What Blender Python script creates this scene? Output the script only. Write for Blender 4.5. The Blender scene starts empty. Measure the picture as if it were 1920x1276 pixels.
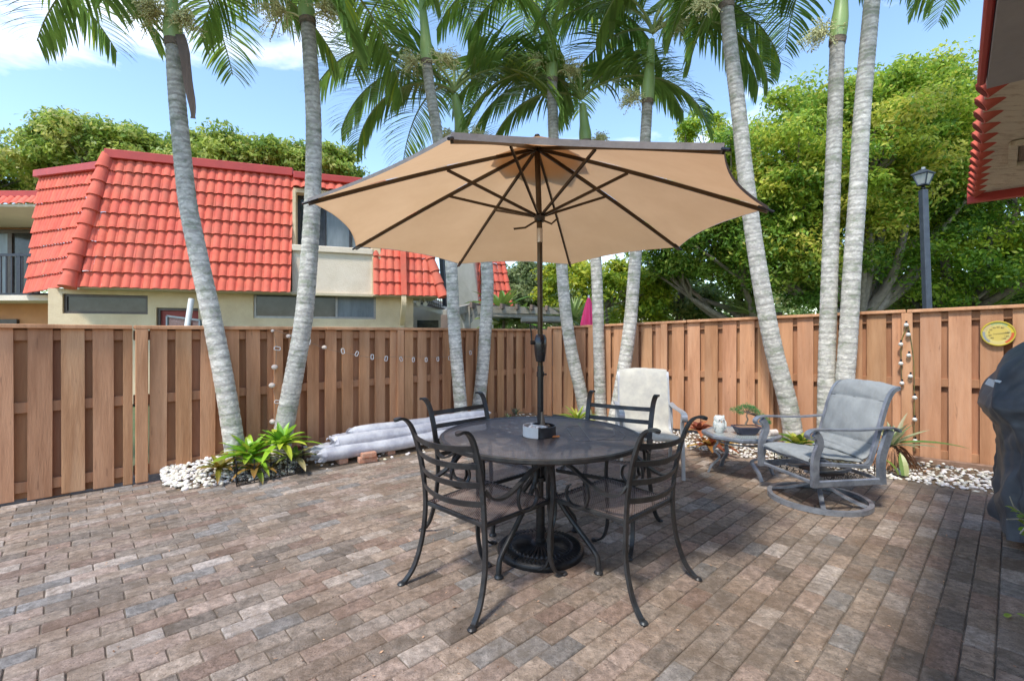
import bpy, math, random
import numpy as np
from mathutils import Vector, Matrix
random.seed(7)
R = math.radians
SC = bpy.context.scene
COL = SC.collection
F, CU, HV, CH = 883.0, 960.0, 628.0, 1.33       # focal length in px of the 1920 px photo, centre, horizon, camera height

def P(u, v, Y): return Vector(((u-CU)/F*Y, Y, CH-(v-HV)/F*Y))
def G(u, v, z=0.0):
    Y = (CH-z)*F/(v-HV); return Vector(((u-CU)/F*Y, Y, z))

# ------------------------------------------------------------------ mesh builder
class MB:
    def __init__(s): s.v=[]; s.f=[]; s.c=[]
    def add(s, vs, fs, col=None):
        o=len(s.v); s.v += [tuple(p) for p in vs]; s.f += [tuple(i+o for i in f) for f in fs]
        s.c += [col]*len(fs); return s
    def box(s, c, d, rz=0, M=None, col=None, bev=0.0):
        hx,hy,hz = d[0]/2,d[1]/2,d[2]/2
        if bev>0:
            b=min(bev,hx*.9,hy*.9,hz*.9); vs=[]; idx={}
            for sx in(-1,1):
                for sy in(-1,1):
                    for sz in(-1,1):
                        for k in range(3):
                            p=[sx*hx,sy*hy,sz*hz]
                            for j in range(3):
                                if j!=k: p[j]-=(sx,sy,sz)[j]*b
                            idx[(sx,sy,sz,k)]=len(vs); vs.append(p)
            fs=[]
            for k in range(3):
                a,b2=(k+1)%3,(k+2)%3
                for sg in(-1,1):
                    q=[]
                    for (i,j) in((-1,-1),(1,-1),(1,1),(-1,1)):
                        t=[0,0,0]; t[k]=sg; t[a]=i; t[b2]=j; q.append(idx[(t[0],t[1],t[2],k)])
                    fs.append(q if sg>0 else q[::-1])
            for k in range(3):
                a,b2=(k+1)%3,(k+2)%3
                for i in(-1,1):
                    for j in(-1,1):
                        t0=[0,0,0];t1=[0,0,0]; t0[k]=-1;t1[k]=1;t0[a]=t1[a]=i;t0[b2]=t1[b2]=j
                        q=[idx[(*t0,a)],idx[(*t1,a)],idx[(*t1,b2)],idx[(*t0,b2)]]
                        fs.append(q if i*j>0 else q[::-1])
            for sx in(-1,1):
                for sy in(-1,1):
                    for sz in(-1,1):
                        q=[idx[(sx,sy,sz,0)],idx[(sx,sy,sz,1)],idx[(sx,sy,sz,2)]]
                        fs.append(q if sx*sy*sz>0 else q[::-1])
        else:
            vs=[(x,y,z) for x in(-hx,hx) for y in(-hy,hy) for z in(-hz,hz)]
            fs=[(0,1,3,2),(4,6,7,5),(0,4,5,1),(2,3,7,6),(0,2,6,4),(1,5,7,3)]
        T = M if M is not None else Matrix.Translation(Vector(c)) @ Matrix.Rotation(rz,4,'Z')
        if M is not None and c is not None: T = Matrix.Translation(Vector(c)) @ M
        return s.add([T@Vector(p) for p in vs], fs, col)
    def beam(s, a, b, w, h, up=(0,0,1), bev=0.0, col=None):
        a=Vector(a); b=Vector(b); y=(b-a); L=y.length; y.normalize(); upv=Vector(up)
        x=y.cross(upv)
        if x.length<1e-4: x=y.cross(Vector((1,0,0)))
        x.normalize(); z=x.cross(y)
        M=Matrix(((x[0],y[0],z[0],0),(x[1],y[1],z[1],0),(x[2],y[2],z[2],0),(0,0,0,1)))
        return s.box((a+b)/2,(w,L,h),M=M,bev=bev,col=col)
    def tube(s, pts, r, n=8, cap=True, col=None, closed=False, flat=None, up=None):
        """swept section; r number or list; flat=(w,h) makes a rectangular ribbon, its width along up-cross-tangent"""
        pts=[Vector(p) for p in pts]; m=len(pts)
        if not hasattr(r,'__len__'): r=[r]*m
        rings=[]; prev=None
        for i,p in enumerate(pts):
            if closed: t=pts[(i+1)%m]-pts[i-1]
            else: t=pts[min(i+1,m-1)]-pts[max(i-1,0)]
            if t.length<1e-9: t=Vector((0,0,1))
            t.normalize()
            if up is not None:
                x=Vector(up); x=x-t*x.dot(t)
                if x.length<1e-5: x=Vector((1,0,0))
            elif prev is None:
                x=t.cross(Vector((0,0,1)))
                if x.length<.05: x=t.cross(Vector((0,1,0)))
            else: x=prev-t*prev.dot(t)
            x.normalize(); prev=x; y=t.cross(x)
            if flat:
                w,h=flat; w=w*r[i]; h=h*(1 if r[i]>.5 else r[i])
                rings.append([p+x*a*w/2+y*b*h/2 for a,b in((-1,-1),(1,-1),(1,1),(-1,1))])
            else:
                rings.append([p+(x*math.cos(2*math.pi*k/n)+y*math.sin(2*math.pi*k/n))*r[i] for k in range(n)])
        k=len(rings[0]); vs=[q for g in rings for q in g]; fs=[]
        for i in range(m if closed else m-1):
            a=i*k; b=((i+1)%m)*k
            for j in range(k):
                j2=(j+1)%k; fs.append((a+j,a+j2,b+j2,b+j))
        if cap and not closed: fs.append(tuple(range(k))[::-1]); fs.append(tuple((m-1)*k+j for j in range(k)))
        return s.add(vs,fs,col)
    def lathe(s, prof, c=(0,0,0), n=24, M=None, col=None, a0=0, a1=2*math.pi):
        c=Vector(c); full=abs(a1-a0-2*math.pi)<1e-6; m=n if full else n+1; vs=[]; fs=[]
        for i in range(m):
            a=a0+(a1-a0)*i/n
            for (r,z) in prof:
                p=Vector((r*math.cos(a),r*math.sin(a),z)); vs.append(c+(M@p if M else p))
        k=len(prof)
        for i in range(n):
            a=i*k; b=((i+1)%m)*k
            for j in range(k-1): fs.append((a+j,b+j,b+j+1,a+j+1))
        return s.add(vs,fs,col)
    def grid(s, fn, nu, nv, col=None, closed_u=False):
        vs=[fn(i/nu, j/nv) for i in range(nu if closed_u else nu+1) for j in range(nv+1)]; fs=[]; k=nv+1; m=nu if closed_u else nu+1
        for i in range(nu):
            for j in range(nv): a=i*k+j; b=((i+1)%m)*k+j; fs.append((a,b,b+1,a+1))
        return s.add(vs,fs,col)
    def poly(s, pts, col=None): return s.add(pts,[tuple(range(len(pts)))],col)
    def prism(s, pts, d, col=None):
        """extrude polygon pts by vector d"""
        pts=[Vector(p) for p in pts]; d=Vector(d); n=len(pts)
        fs=[tuple(range(n))[::-1], tuple(range(n,2*n))]+[(i,(i+1)%n,n+(i+1)%n,n+i) for i in range(n)]
        return s.add(pts+[p+d for p in pts],fs,col)
    def ball(s, c, r, n=8, m=6, col=None):
        rr=r if hasattr(r,'__len__') else (r,r,r)
        return s.grid(lambda a,b: Vector(c)+Vector((rr[0]*math.sin(math.pi*b)*math.cos(2*math.pi*a), rr[1]*math.sin(math.pi*b)*math.sin(2*math.pi*a), -rr[2]*math.cos(math.pi*b))), n, m, col, closed_u=True)
    def build(s, name, mat, parent=None, smooth=True, ang=38, loc=None):
        me=bpy.data.meshes.new(name)
        off=Vector((0,0,0))
        if parent is not None and parent.name in WO: off=WO[parent.name]
        if loc is not None: off=Vector(loc)
        vs=s.v if off.length==0 else [(p[0]-off[0],p[1]-off[1],p[2]-off[2]) for p in s.v]
        me.from_pydata(vs,[],s.f); me.validate(verbose=False)
        if len(me.polygons)==len(s.c) and (mat.get('tinted') or any(c is not None for c in s.c)):
            at=me.color_attributes.new('tint','FLOAT_COLOR','CORNER'); buf=[]
            for p,c in zip(me.polygons,s.c):
                c=c or (1,1,1); buf += [c[0],c[1],c[2],1.0]*p.loop_total
            at.data.foreach_set('color',buf)
        o=bpy.data.objects.new(name,me); COL.objects.link(o)
        me.materials.append(mat)
        if smooth:
            me.polygons.foreach_set('use_smooth',[True]*len(me.polygons)); me.set_sharp_from_angle(angle=R(ang))
        me.update()
        if parent is not None:
            o.parent=parent
            if parent.name in WO: WO[o.name]=off
        if loc is not None: o.location=loc
        return o
WO={}
def tag(o, label=None, cat=None, group=None, kind=None):
    if label: o['label']=label
    if cat: o['category']=cat
    if group: o['group']=group
    if kind: o['kind']=kind
    return o
def thing(name, label, cat, loc=(0,0,0), rz=0, group=None, world=True):
    o=bpy.data.objects.new(name,None); COL.objects.link(o); o.location=loc; o.rotation_euler=(0,0,rz); o.empty_display_size=.1
    if world and rz==0: WO[o.name]=Vector(loc)
    tag(o,label,cat,group); return o
def copy_tree(o, parent=None):
    c=o.copy(); COL.objects.link(c)
    if parent is not None: c.parent=parent
    for ch in list(o.children): copy_tree(ch,c)
    return c

# ------------------------------------------------------------------ materials
def M_(name, col, rough=.6, metal=0, col2=None, scale=8, detail=4, bump=0, bscale=None, transl=0, spec=.5, attr=False, ramp=(.35,.65), stretch=None, col3=None, scale3=2, amt3=.4, alpha=1, coat=0, wave=None, speck=None):
    m=bpy.data.materials.new(name); m.use_nodes=True; nt=m.node_tree; N=nt.nodes; L=nt.links
    b=N['Principled BSDF']; b.inputs['Roughness'].default_value=rough; b.inputs['Metallic'].default_value=metal
    b.inputs['Specular IOR Level'].default_value=spec
    if coat: b.inputs['Coat Weight'].default_value=coat
    tc=N.new('ShaderNodeTexCoord'); vec=tc.outputs['Object']
    if stretch:
        mp=N.new('ShaderNodeMapping'); mp.inputs['Scale'].default_value=stretch; L.new(vec,mp.inputs[0]); vec=mp.outputs[0]
    def rgb(c): return (*c,1)
    cur=None
    def noise(sc,det=4):
        n=N.new('ShaderNodeTexNoise'); n.inputs['Scale'].default_value=sc; n.inputs['Detail'].default_value=det; n.inputs['Roughness'].default_value=.65; L.new(vec,n.inputs['Vector']); return n.outputs['Fac']
    def ramped(s,a,b_):
        r=N.new('ShaderNodeMapRange'); r.inputs[1].default_value=a; r.inputs[2].default_value=b_; L.new(s,r.inputs[0]); return r.outputs[0]
    def mix(f,a,b_,mode='MIX'):
        x=N.new('ShaderNodeMix'); x.data_type='RGBA'; x.blend_type=mode
        if isinstance(f,(int,float)): x.inputs[0].default_value=f
        else: L.new(f,x.inputs[0])
        for k,q in((6,a),(7,b_)):
            if isinstance(q,tuple): x.inputs[k].default_value=rgb(q)
            else: L.new(q,x.inputs[k])
        return x.outputs[2]
    cur=col
    if col2 is not None: cur=mix(ramped(noise(scale,detail),*ramp),col,col2)
    if col3 is not None:
        mm=N.new('ShaderNodeMath'); mm.operation='MULTIPLY'; mm.inputs[1].default_value=amt3; L.new(ramped(noise(scale3,5),.48,.62),mm.inputs[0]); cur=mix(mm.outputs[0],cur,col3)
    if speck:
        for sc_,lo_,hi_,cc_,am_ in speck:
            mm=N.new('ShaderNodeMath'); mm.operation='MULTIPLY'; mm.inputs[1].default_value=am_; L.new(ramped(noise(sc_,3),lo_,hi_),mm.inputs[0]); cur=mix(mm.outputs[0],cur,cc_)
    if wave:
        w=N.new('ShaderNodeTexWave'); w.wave_type='BANDS'; w.bands_direction='Z'; w.inputs['Scale'].default_value=wave[0]; w.inputs['Distortion'].default_value=wave[1]; w.inputs['Detail'].default_value=3; w.inputs['Detail Scale'].default_value=2
        L.new(vec,w.inputs['Vector']); cur=mix(ramped(w.outputs['Fac'],.0,.30),wave[2],cur)
    if attr:
        m['tinted']=1
        a=N.new('ShaderNodeVertexColor'); a.layer_name='tint'; cur=mix(1.0,cur,a.outputs['Color'],'MULTIPLY')
    if isinstance(cur,tuple): b.inputs['Base Color'].default_value=rgb(cur)
    else: L.new(cur,b.inputs['Base Color'])
    if bump:
        bp=N.new('ShaderNodeBump'); bp.inputs['Strength'].default_value=bump; bp.inputs['Distance'].default_value=.01; L.new(noise(bscale or scale*3,6),bp.inputs['Height']); L.new(bp.outputs[0],b.inputs['Normal'])
    out=N['Material Output']; sh=b.outputs[0]
    if transl:
        t=N.new('ShaderNodeBsdfTranslucent'); ms=N.new('ShaderNodeMixShader'); ms.inputs[0].default_value=transl
        if isinstance(cur,tuple): t.inputs[0].default_value=rgb(cur)
        else: L.new(cur,t.inputs[0])
        L.new(b.outputs[0],ms.inputs[1]); L.new(t.outputs[0],ms.inputs[2]); sh=ms.outputs[0]
    if alpha<1: b.inputs['Alpha'].default_value=alpha
    L.new(sh,out.inputs[0])
    return m
def mesh_metal(name,col,k,thr,hole=1.0):
    m=M_(name,col,.5,.3,col2=tuple(c*1.5 for c in col),scale=30,spec=.4); nt=m.node_tree; N=nt.nodes; L=nt.links
    tc=N.new('ShaderNodeTexCoord'); sp=N.new('ShaderNodeSeparateXYZ'); L.new(tc.outputs['Object'],sp.inputs[0])
    def sn(o1,o2,sg):
        a=N.new('ShaderNodeMath'); a.operation='MULTIPLY_ADD'; a.inputs[1].default_value=sg; L.new(o1,a.inputs[0]); L.new(o2,a.inputs[2])
        b=N.new('ShaderNodeMath'); b.operation='MULTIPLY'; b.inputs[1].default_value=k; L.new(a.outputs[0],b.inputs[0])
        c=N.new('ShaderNodeMath'); c.operation='SINE'; L.new(b.outputs[0],c.inputs[0]); d=N.new('ShaderNodeMath'); d.operation='ABSOLUTE'; L.new(c.outputs[0],d.inputs[0]); return d.outputs[0]
    a=sn(sp.outputs[0],sp.outputs[1],.6); b=sn(sp.outputs[0],sp.outputs[1],-.6)
    mn=N.new('ShaderNodeMath'); mn.operation='MINIMUM'; L.new(a,mn.inputs[0]); L.new(b,mn.inputs[1])
    g=N.new('ShaderNodeMath'); g.operation='GREATER_THAN'; g.inputs[1].default_value=thr; L.new(mn.outputs[0],g.inputs[0])
    h=N.new('ShaderNodeMath'); h.operation='MULTIPLY'; h.inputs[1].default_value=hole; L.new(g.outputs[0],h.inputs[0])
    tr=N.new('ShaderNodeBsdfTransparent'); ms=N.new('ShaderNodeMixShader'); L.new(h.outputs[0],ms.inputs[0]); L.new(N['Principled BSDF'].outputs[0],ms.inputs[1]); L.new(tr.outputs[0],ms.inputs[2]); L.new(ms.outputs[0],N['Material Output'].inputs[0])
    return m
MT={}
MT['paver']=M_('paver',(1.14,1.07,1.00),.78,attr=True,col2=(.50,.48,.455),speck=[(95,.56,.66,(.34,.30,.26),.75),(150,.62,.70,(1.9,1.8,1.65),.55),(11,.50,.62,(.46,.40,.33),.45)],scale=26,detail=12,bump=.8,bscale=110,col3=(.52,.44,.36),scale3=3.2,amt3=.6,spec=.3)
MT['sand']=M_('sand',(.20,.16,.12),.9,col2=(.10,.08,.062),scale=20,bump=.4)
MT['grass']=M_('grass',(.07,.11,.03),.9,col2=(.13,.13,.06),scale=3,bump=.6)
MT['soil']=M_('soil',(.10,.065,.04),.95,col2=(.22,.16,.10),scale=25,bump=.9,detail=8)
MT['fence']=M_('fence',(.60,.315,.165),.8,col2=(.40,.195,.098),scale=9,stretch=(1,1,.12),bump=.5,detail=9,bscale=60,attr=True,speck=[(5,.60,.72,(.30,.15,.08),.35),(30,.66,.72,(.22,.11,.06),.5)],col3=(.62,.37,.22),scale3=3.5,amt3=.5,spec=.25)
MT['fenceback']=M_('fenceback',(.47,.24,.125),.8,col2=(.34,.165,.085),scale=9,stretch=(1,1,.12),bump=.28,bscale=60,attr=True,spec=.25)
MT['tile']=M_('tile',(.72,.165,.105),.8,col2=(.62,.125,.085),scale=5,bump=.2,attr=True,col3=(.50,.16,.11),scale3=1.3,amt3=.5,spec=.15)
MT['fascia']=M_('fascia',(.50,.055,.04),.55,col2=(.42,.045,.035),scale=4,bump=.1)
MT['stucco']=M_('stucco',(.80,.64,.42),.85,col2=(.70,.54,.34),scale=3,bump=.8,bscale=45,spec=.2)
MT['stuccow']=M_('stuccow',(.76,.66,.53),.85,col2=(.68,.58,.45),scale=3,bump=.8,bscale=45,spec=.2)
MT['salmon']=M_('salmon',(.62,.30,.15),.85,col2=(.55,.26,.13),scale=3,bump=.6,bscale=45,spec=.2)
MT['soffit']=M_('soffit',(.60,.52,.36),.85,col2=(.54,.46,.32),scale=3,bump=.3)
MT['glass']=M_('glass',(.03,.03,.032),.1,col2=(.07,.07,.075),scale=2.2,spec=.45,ramp=(.4,.7))
MT['curtain']=M_('curtain',(.19,.23,.26),.3,col2=(.11,.14,.165),scale=3,stretch=(2,2,.4),bump=.05,spec=.7)
MT['alu']=M_('alu',(.40,.38,.35),.4,.5,col2=(.32,.30,.28),scale=10)
MT['bronze']=M_('bronze',(.07,.055,.05),.4,.4,col2=(.10,.08,.07),scale=10)
MT['blackiron']=M_('blackiron',(.014,.015,.018),.42,.5,col2=(.035,.034,.034),scale=25,bump=.15,bscale=90,spec=.5)
MT['rail']=M_('rail',(.03,.035,.045),.4,.4,col2=(.05,.05,.06),scale=20)
MT['reddoor']=M_('reddoor',(.35,.06,.045),.6,col2=(.28,.05,.04),scale=4,bump=.1)
MT['chairmetal']=M_('chairmetal',(.022,.023,.025),.40,.35,col2=(.048,.044,.043),scale=16,bump=.18,bscale=70,col3=(.06,.075,.08),scale3=9,amt3=.35)
MT['chairmesh']=mesh_metal('chairmesh',(.20,.15,.135),260,.42,.8)
MT['tablemesh']=mesh_metal('tablemesh',(.085,.078,.078),300,.55,.30)
MT['silver']=M_('silver',(.36,.385,.43),.42,.55,col2=(.21,.23,.27),scale=12,bump=.1,bscale=60)
MT['sling']=M_('sling',(.31,.33,.335),.85,col2=(.25,.265,.27),scale=9,stretch=(1,1,.3),bump=.4,bscale=160,spec=.2)
MT['paleframe']=M_('paleframe',(.50,.51,.52),.4,.4,col2=(.42,.43,.45),scale=12)
MT['piping']=M_('piping',(.10,.115,.13),.8,col2=(.08,.09,.10),scale=30)
MT['palesling']=M_('palesling',(.68,.65,.56),.8,col2=(.53,.51,.46),scale=8,bump=.3,bscale=160,spec=.2,transl=.15)
MT['canopy']=M_('canopy',(.585,.375,.21),.85,col2=(.54,.34,.185),scale=3,bump=.12,bscale=220,transl=.62,spec=.15)
MT['hemshade']=M_('hemshade',(.23,.21,.205),.8,col2=(.30,.275,.265),scale=14,bump=.2)  # canopy edge cloth greyed, shade of the outer valance put into the colour
MT['umbpole']=M_('umbpole',(.045,.030,.017),.35,.6,col2=(.07,.05,.03),scale=20)
MT['plasticblack']=M_('plasticblack',(.010,.010,.013),.25,col2=(.018,.018,.022),scale=20,spec=.6)
MT['steel']=M_('steel',(.5,.5,.5),.25,.9,col2=(.42,.42,.42),scale=20)
MT['cover']=M_('cover',(.036,.040,.048),.5,col2=(.085,.10,.12),scale=3,bump=.5,bscale=14,spec=.5,col3=(.13,.13,.14),scale3=1.8,amt3=.3)
MT['coverprint']=M_('coverprint',(.6,.63,.65),.6,col2=(.5,.53,.55),scale=50)
MT['trunk']=M_('trunk',(.80,.77,.69),.9,col2=(.50,.48,.42),scale=20,detail=12,bump=1.0,bscale=45,stretch=(1,1,1.5),col3=(.27,.30,.21),scale3=6.5,amt3=.8,wave=(2.6,14,(.50,.475,.43)),attr=True,ramp=(.40,.66))
MT['shaft']=M_('shaft',(.30,.40,.14),.4,col2=(.22,.32,.10),scale=6,stretch=(1,1,.15),attr=True,spec=.5)
MT['frond']=M_('frond',(.27,.40,.085),.36,col2=(.17,.29,.06),scale=3,transl=.42,attr=True,spec=.55)
MT['rachis']=M_('rachis',(.28,.34,.12),.5,col2=(.22,.28,.09),scale=6)
MT['fruit']=M_('fruit',(.66,.62,.32),.8,col2=(.48,.50,.24),scale=15,attr=True)
MT['deadsheath']=M_('deadsheath',(.13,.09,.07),.85,col2=(.09,.065,.05),scale=10,stretch=(3,3,.4),bump=.4)
MT['leaf']=M_('leaf',(1.5,1.38,1.55),.42,attr=True,transl=.5,spec=.4)
MT['bark']=M_('bark',(.20,.16,.12),.9,col2=(.11,.09,.07),scale=8,bump=.8,bscale=25)
MT['barkpale']=M_('barkpale',(.34,.28,.22),.9,col2=(.20,.16,.125),scale=8,bump=.8,bscale=25)
MT['plant']=M_('plant',(1,1,1),.35,attr=True,transl=.3,spec=.5)
MT['pebble']=M_('pebble',(.92,.90,.86),.7,col2=(.78,.74,.68),scale=14,bump=.2,attr=True)
MT['plasticroll']=M_('plasticroll',(.80,.80,.83),.2,col2=(.50,.50,.56),scale=5,stretch=(1,1,1),bump=.25,bscale=16,transl=.25,spec=.7,coat=.4)
MT['brick']=M_('brick',(.46,.19,.11),.85,col2=(.55,.34,.24),scale=20,bump=.5)
MT['ceramicw']=M_('ceramicw',(.70,.71,.68),.3,col2=(.46,.52,.50),scale=35,bump=.3,ramp=(.5,.62))
MT['potwhite']=M_('potwhite',(.66,.65,.63),.45,col2=(.58,.57,.55),scale=10)
MT['potblack']=M_('potblack',(.02,.02,.022),.4,col2=(.035,.035,.04),scale=10)
MT['bonsaipot']=M_('bonsaipot',(.035,.035,.06),.4,col2=(.05,.05,.08),scale=10)
MT['stickorange']=M_('stickorange',(.65,.27,.09),.6,col2=(.55,.2,.07),scale=10)
MT['glasstop']=M_('glasstop',(.36,.40,.40),.12,col2=(.30,.34,.34),scale=90,bump=.25,bscale=150,spec=.8)
MT['lampglass']=M_('lampglass',(.72,.74,.72),.25,col2=(.66,.68,.66),scale=5,transl=.4)
MT['lamppost']=M_('lamppost',(.085,.10,.125),.5,.2,col2=(.06,.07,.09),scale=8,bump=.15)
MT['pink']=M_('pink',(.75,.05,.20),.7,col2=(.65,.04,.16),scale=5,transl=.2)
MT['oldwood']=M_('oldwood',(.24,.17,.13),.85,col2=(.16,.115,.09),scale=6,stretch=(1,1,1),bump=.5,bscale=30)
MT['greywood']=M_('greywood',(.36,.33,.27),.85,col2=(.27,.245,.20),scale=10,bump=.4)
MT['shell']=M_('shell',(.72,.66,.58),.6,col2=(.60,.45,.38),scale=30,bump=.3)
MT['bulb']=M_('bulb',(.80,.77,.70),.12,col2=(.60,.57,.50),scale=60,spec=.9)
MT['cordgreen']=M_('cordgreen',(.10,.09,.05),.6,col2=(.25,.22,.05),scale=14)
MT['cordgrey']=M_('cordgrey',(.30,.25,.20),.7,col2=(.2,.17,.13),scale=14)
MT['edging']=M_('edging',(.30,.18,.12),.85,col2=(.20,.12,.08),scale=12,bump=.4)
MT['dryleaf']=M_('dryleaf',(.28,.16,.09),.8,col2=(.18,.10,.06),scale=20,attr=True)
MT['maroon']=M_('maroon',(.12,.02,.025),.4,col2=(.09,.015,.02),scale=9)
MT['greystucco']=M_('greystucco',(.42,.40,.385),.85,col2=(.34,.33,.32),scale=2.5,bump=1.0,bscale=9,spec=.25)
MT['creamrough']=M_('creamrough',(.74,.66,.50),.9,col2=(.40,.29,.18),scale=9,stretch=(1,4,1),bump=1.0,bscale=16,spec=.2,ramp=(.52,.72))
MT['vent']=M_('vent',(.24,.19,.15),.7,col2=(.17,.13,.10),scale=30,stretch=(1,8,1),bump=.3)
MT['plaster']=M_('plaster',(.62,.55,.44),.9,col2=(.56,.49,.39),scale=3,bump=.4)
MT['white']=M_('white',(.75,.74,.72),.6,col2=(.68,.67,.65),scale=5)
MT['dialface']=M_('dialface',(1,1,1),.4,attr=True,spec=.3)
MT['ink']=M_('ink',(.16,.13,.08),.6)
MT['scuff']=M_('scuff',(.17,.17,.175),.6,col2=(.10,.10,.105),scale=40)
MT['bluetarp']=M_('bluetarp',(.32,.36,.42),.5,col2=(.26,.30,.36),scale=5)
MT['yellowstripe']=M_('yellowstripe',(.55,.42,.04),.6,col2=(.45,.35,.04),scale=5)

# ------------------------------------------------------------------ world, sun, camera
SUN_AZ, SUN_EL = R(213), R(57)
w=bpy.data.worlds.new('World'); SC.world=w; w.use_nodes=True; nt=w.node_tree; N=nt.nodes; L=nt.links
bg=N['Background']; sky=N.new('ShaderNodeTexSky'); sky.sky_type='NISHITA'; sky.sun_disc=False; sky.sun_elevation=SUN_EL; sky.sun_rotation=SUN_AZ
sky.air_density=1.15; sky.dust_density=0.3; sky.ozone_density=3.0
tc=N.new('ShaderNodeTexCoord'); mp=N.new('ShaderNodeMapping'); mp.inputs['Scale'].default_value=(1,1,2.6); mp.inputs['Location'].default_value=(1.35,.55,.30)
L.new(tc.outputs['Generated'],mp.inputs[0])
nz=N.new('ShaderNodeTexNoise'); nz.inputs['Scale'].default_value=2.1; nz.inputs['Detail'].default_value=9; nz.inputs['Roughness'].default_value=.56; nz.inputs['Distortion'].default_value=.3; L.new(mp.outputs[0],nz.inputs['Vector'])
mr=N.new('ShaderNodeMapRange'); mr.inputs[1].default_value=.58; mr.inputs[2].default_value=.76; L.new(nz.outputs['Fac'],mr.inputs[0])
mx=N.new('ShaderNodeMix'); mx.data_type='RGBA'; mx.inputs[7].default_value=(6.2,6.3,6.6,1); L.new(mr.outputs[0],mx.inputs[0]); L.new(sky.outputs[0],mx.inputs[6])
L.new(mx.outputs[2],bg.inputs[0]); bg.inputs[1].default_value=.15
sd=bpy.data.lights.new('sun','SUN'); sd.energy=1.9; sd.angle=R(8); sd.color=(1,.94,.85)
so=bpy.data.objects.new('sun',sd); COL.objects.link(so)
sv=Vector((math.sin(SUN_AZ)*math.cos(SUN_EL),math.cos(SUN_AZ)*math.cos(SUN_EL),math.sin(SUN_EL)))
so.rotation_euler=sv.to_track_quat('Z','Y').to_euler()
cd=bpy.data.cameras.new('camera'); cam=bpy.data.objects.new('camera',cd); COL.objects.link(cam); SC.camera=cam
cam.location=(0,0,CH); cam.rotation_euler=(R(90),0,0); cd.sensor_width=36; cd.lens=36*F/1920; cd.shift_y=-10/1920; cd.clip_end=2000; cd.clip_start=.05
SC.view_settings.view_transform='Standard'; SC.view_settings.look='None'; SC.view_settings.exposure=1.2; SC.view_settings.gamma=1

# ------------------------------------------------------------------ ground
g=MB(); g.grid(lambda a,b: Vector((-200+400*a,-120+520*b,-.06)),8,8); tag(g.build('ground',MT['grass'],smooth=False),kind='structure')
FL0=Vector((-3.99,3.67,0)); FC=Vector((.34,7.70,0)); FR1=Vector((4.58,4.60,0)); FC2=Vector((.62,7.78,0))
fd=(FC-FL0).normalized(); fn=Vector((fd.y,-fd.x,0))          # left fence direction, normal into the yard
gd=(FR1-FC2).normalized(); gn=Vector((-abs(gd.y),-abs(gd.x),0)); gn=Vector((gd.y,-gd.x,0)); 
if gn.y>0: gn=-gn
FLs=FL0-fd*2.6; FRe=FR1+gd*1.7
sb=MB(); sb.poly([(-9,-4,-.007),(8,-4,-.007),FRe+Vector((.6,0,-.007)),FC2+Vector((0,.6,-.007)),FC+Vector((0,.6,-.007)),FLs+Vector((-.5,.3,-.007))])
tag(sb.build('joint_sand',MT['sand'],smooth=False),kind='structure')
POLY=[(-8,-2.5)]+[tuple((FLs+fn*.05)[:2]),tuple((FL0+fd*1.05+fn*.04)[:2]),(-2.85,4.02),(-1.55,4.90),(-.63,5.62),(.45,6.75),(.98,6.5),(2.07,5.54),(3.46,4.43),(4.0,3.97),(5.4,2.86),(6.5,1.5),(6.5,-2.5)]
def inside(x,y,poly):
    c=False; n=len(poly); j=n-1
    for i in range(n):
        xi,yi=poly[i]; xj,yj=poly[j]
        if (yi>y)!=(yj>y) and x<(xj-xi)*(y-yi)/(yj-yi)+xi: c=not c
        j=i
    return c
th=R(46.8); pa=Vector((math.sin(th),math.cos(th),0)); pb=Vector((math.cos(th),-math.sin(th),0))
pal=[((.315,.25,.20),28),((.285,.24,.20),20),((.35,.275,.23),18),((.40,.345,.30),11),((.225,.19,.16),8),((.28,.205,.165),8),((.36,.295,.24),14),((.27,.255,.24),8),((.45,.40,.36),3)]
pc=[c for c,k in pal for _ in range(k)]
pv=MB(); rnd=random.Random(3)
for r in range(-60,95):
    ph=(.5 if r%2 else 0)+rnd.uniform(-.06,.06)
    for q in range(-45,75):
        o=pa*((q+ph)*.2006)+pb*(r*.1006)
        if not(-6.5<o.x<5.6 and .9<o.y<7): continue
        if not inside(o.x,o.y,POLY): continue
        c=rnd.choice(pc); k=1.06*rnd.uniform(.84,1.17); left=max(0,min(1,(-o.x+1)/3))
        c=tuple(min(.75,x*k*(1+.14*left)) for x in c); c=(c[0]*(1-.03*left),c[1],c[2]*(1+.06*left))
        hl,hw=.0980,.0480; z=rnd.uniform(-.0025,.0025); tx,ty=rnd.uniform(-.012,.012),rnd.uniform(-.02,.02); a=rnd.uniform(-.012,.012)
        ca,sa=math.cos(a),math.sin(a); vs=[]
        for (s,t,zz) in [(-1,-1,0),(1,-1,0),(1,1,0),(-1,1,0)]:
            for (ins,dz) in ((0,-.028),(0,-.005),(.004,0)):
                x=s*(hl-ins); y=t*(hw-ins); p=pa*(x*ca-y*sa)+pb*(x*sa+y*ca)+o
                vs.append((p.x,p.y,z+dz+x*tx+y*ty))
        fs=[(2,5,8,11)]
        for i in range(4):
            j=(i+1)%4
            for h in(0,1): fs.append((i*3+h,j*3+h,j*3+h+1,i*3+h+1))
        pv.add(vs,fs,c)
# upward normals
o=pv.build('paving',MT['paver'],smooth=False); tag(o,kind='structure')
import bmesh
def fixn(o):
    bm=bmesh.new(); bm.from_mesh(o.data); bmesh.ops.recalc_face_normals(bm,faces=bm.faces); bm.to_mesh(o.data); bm.free()
fixn(o)
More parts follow.
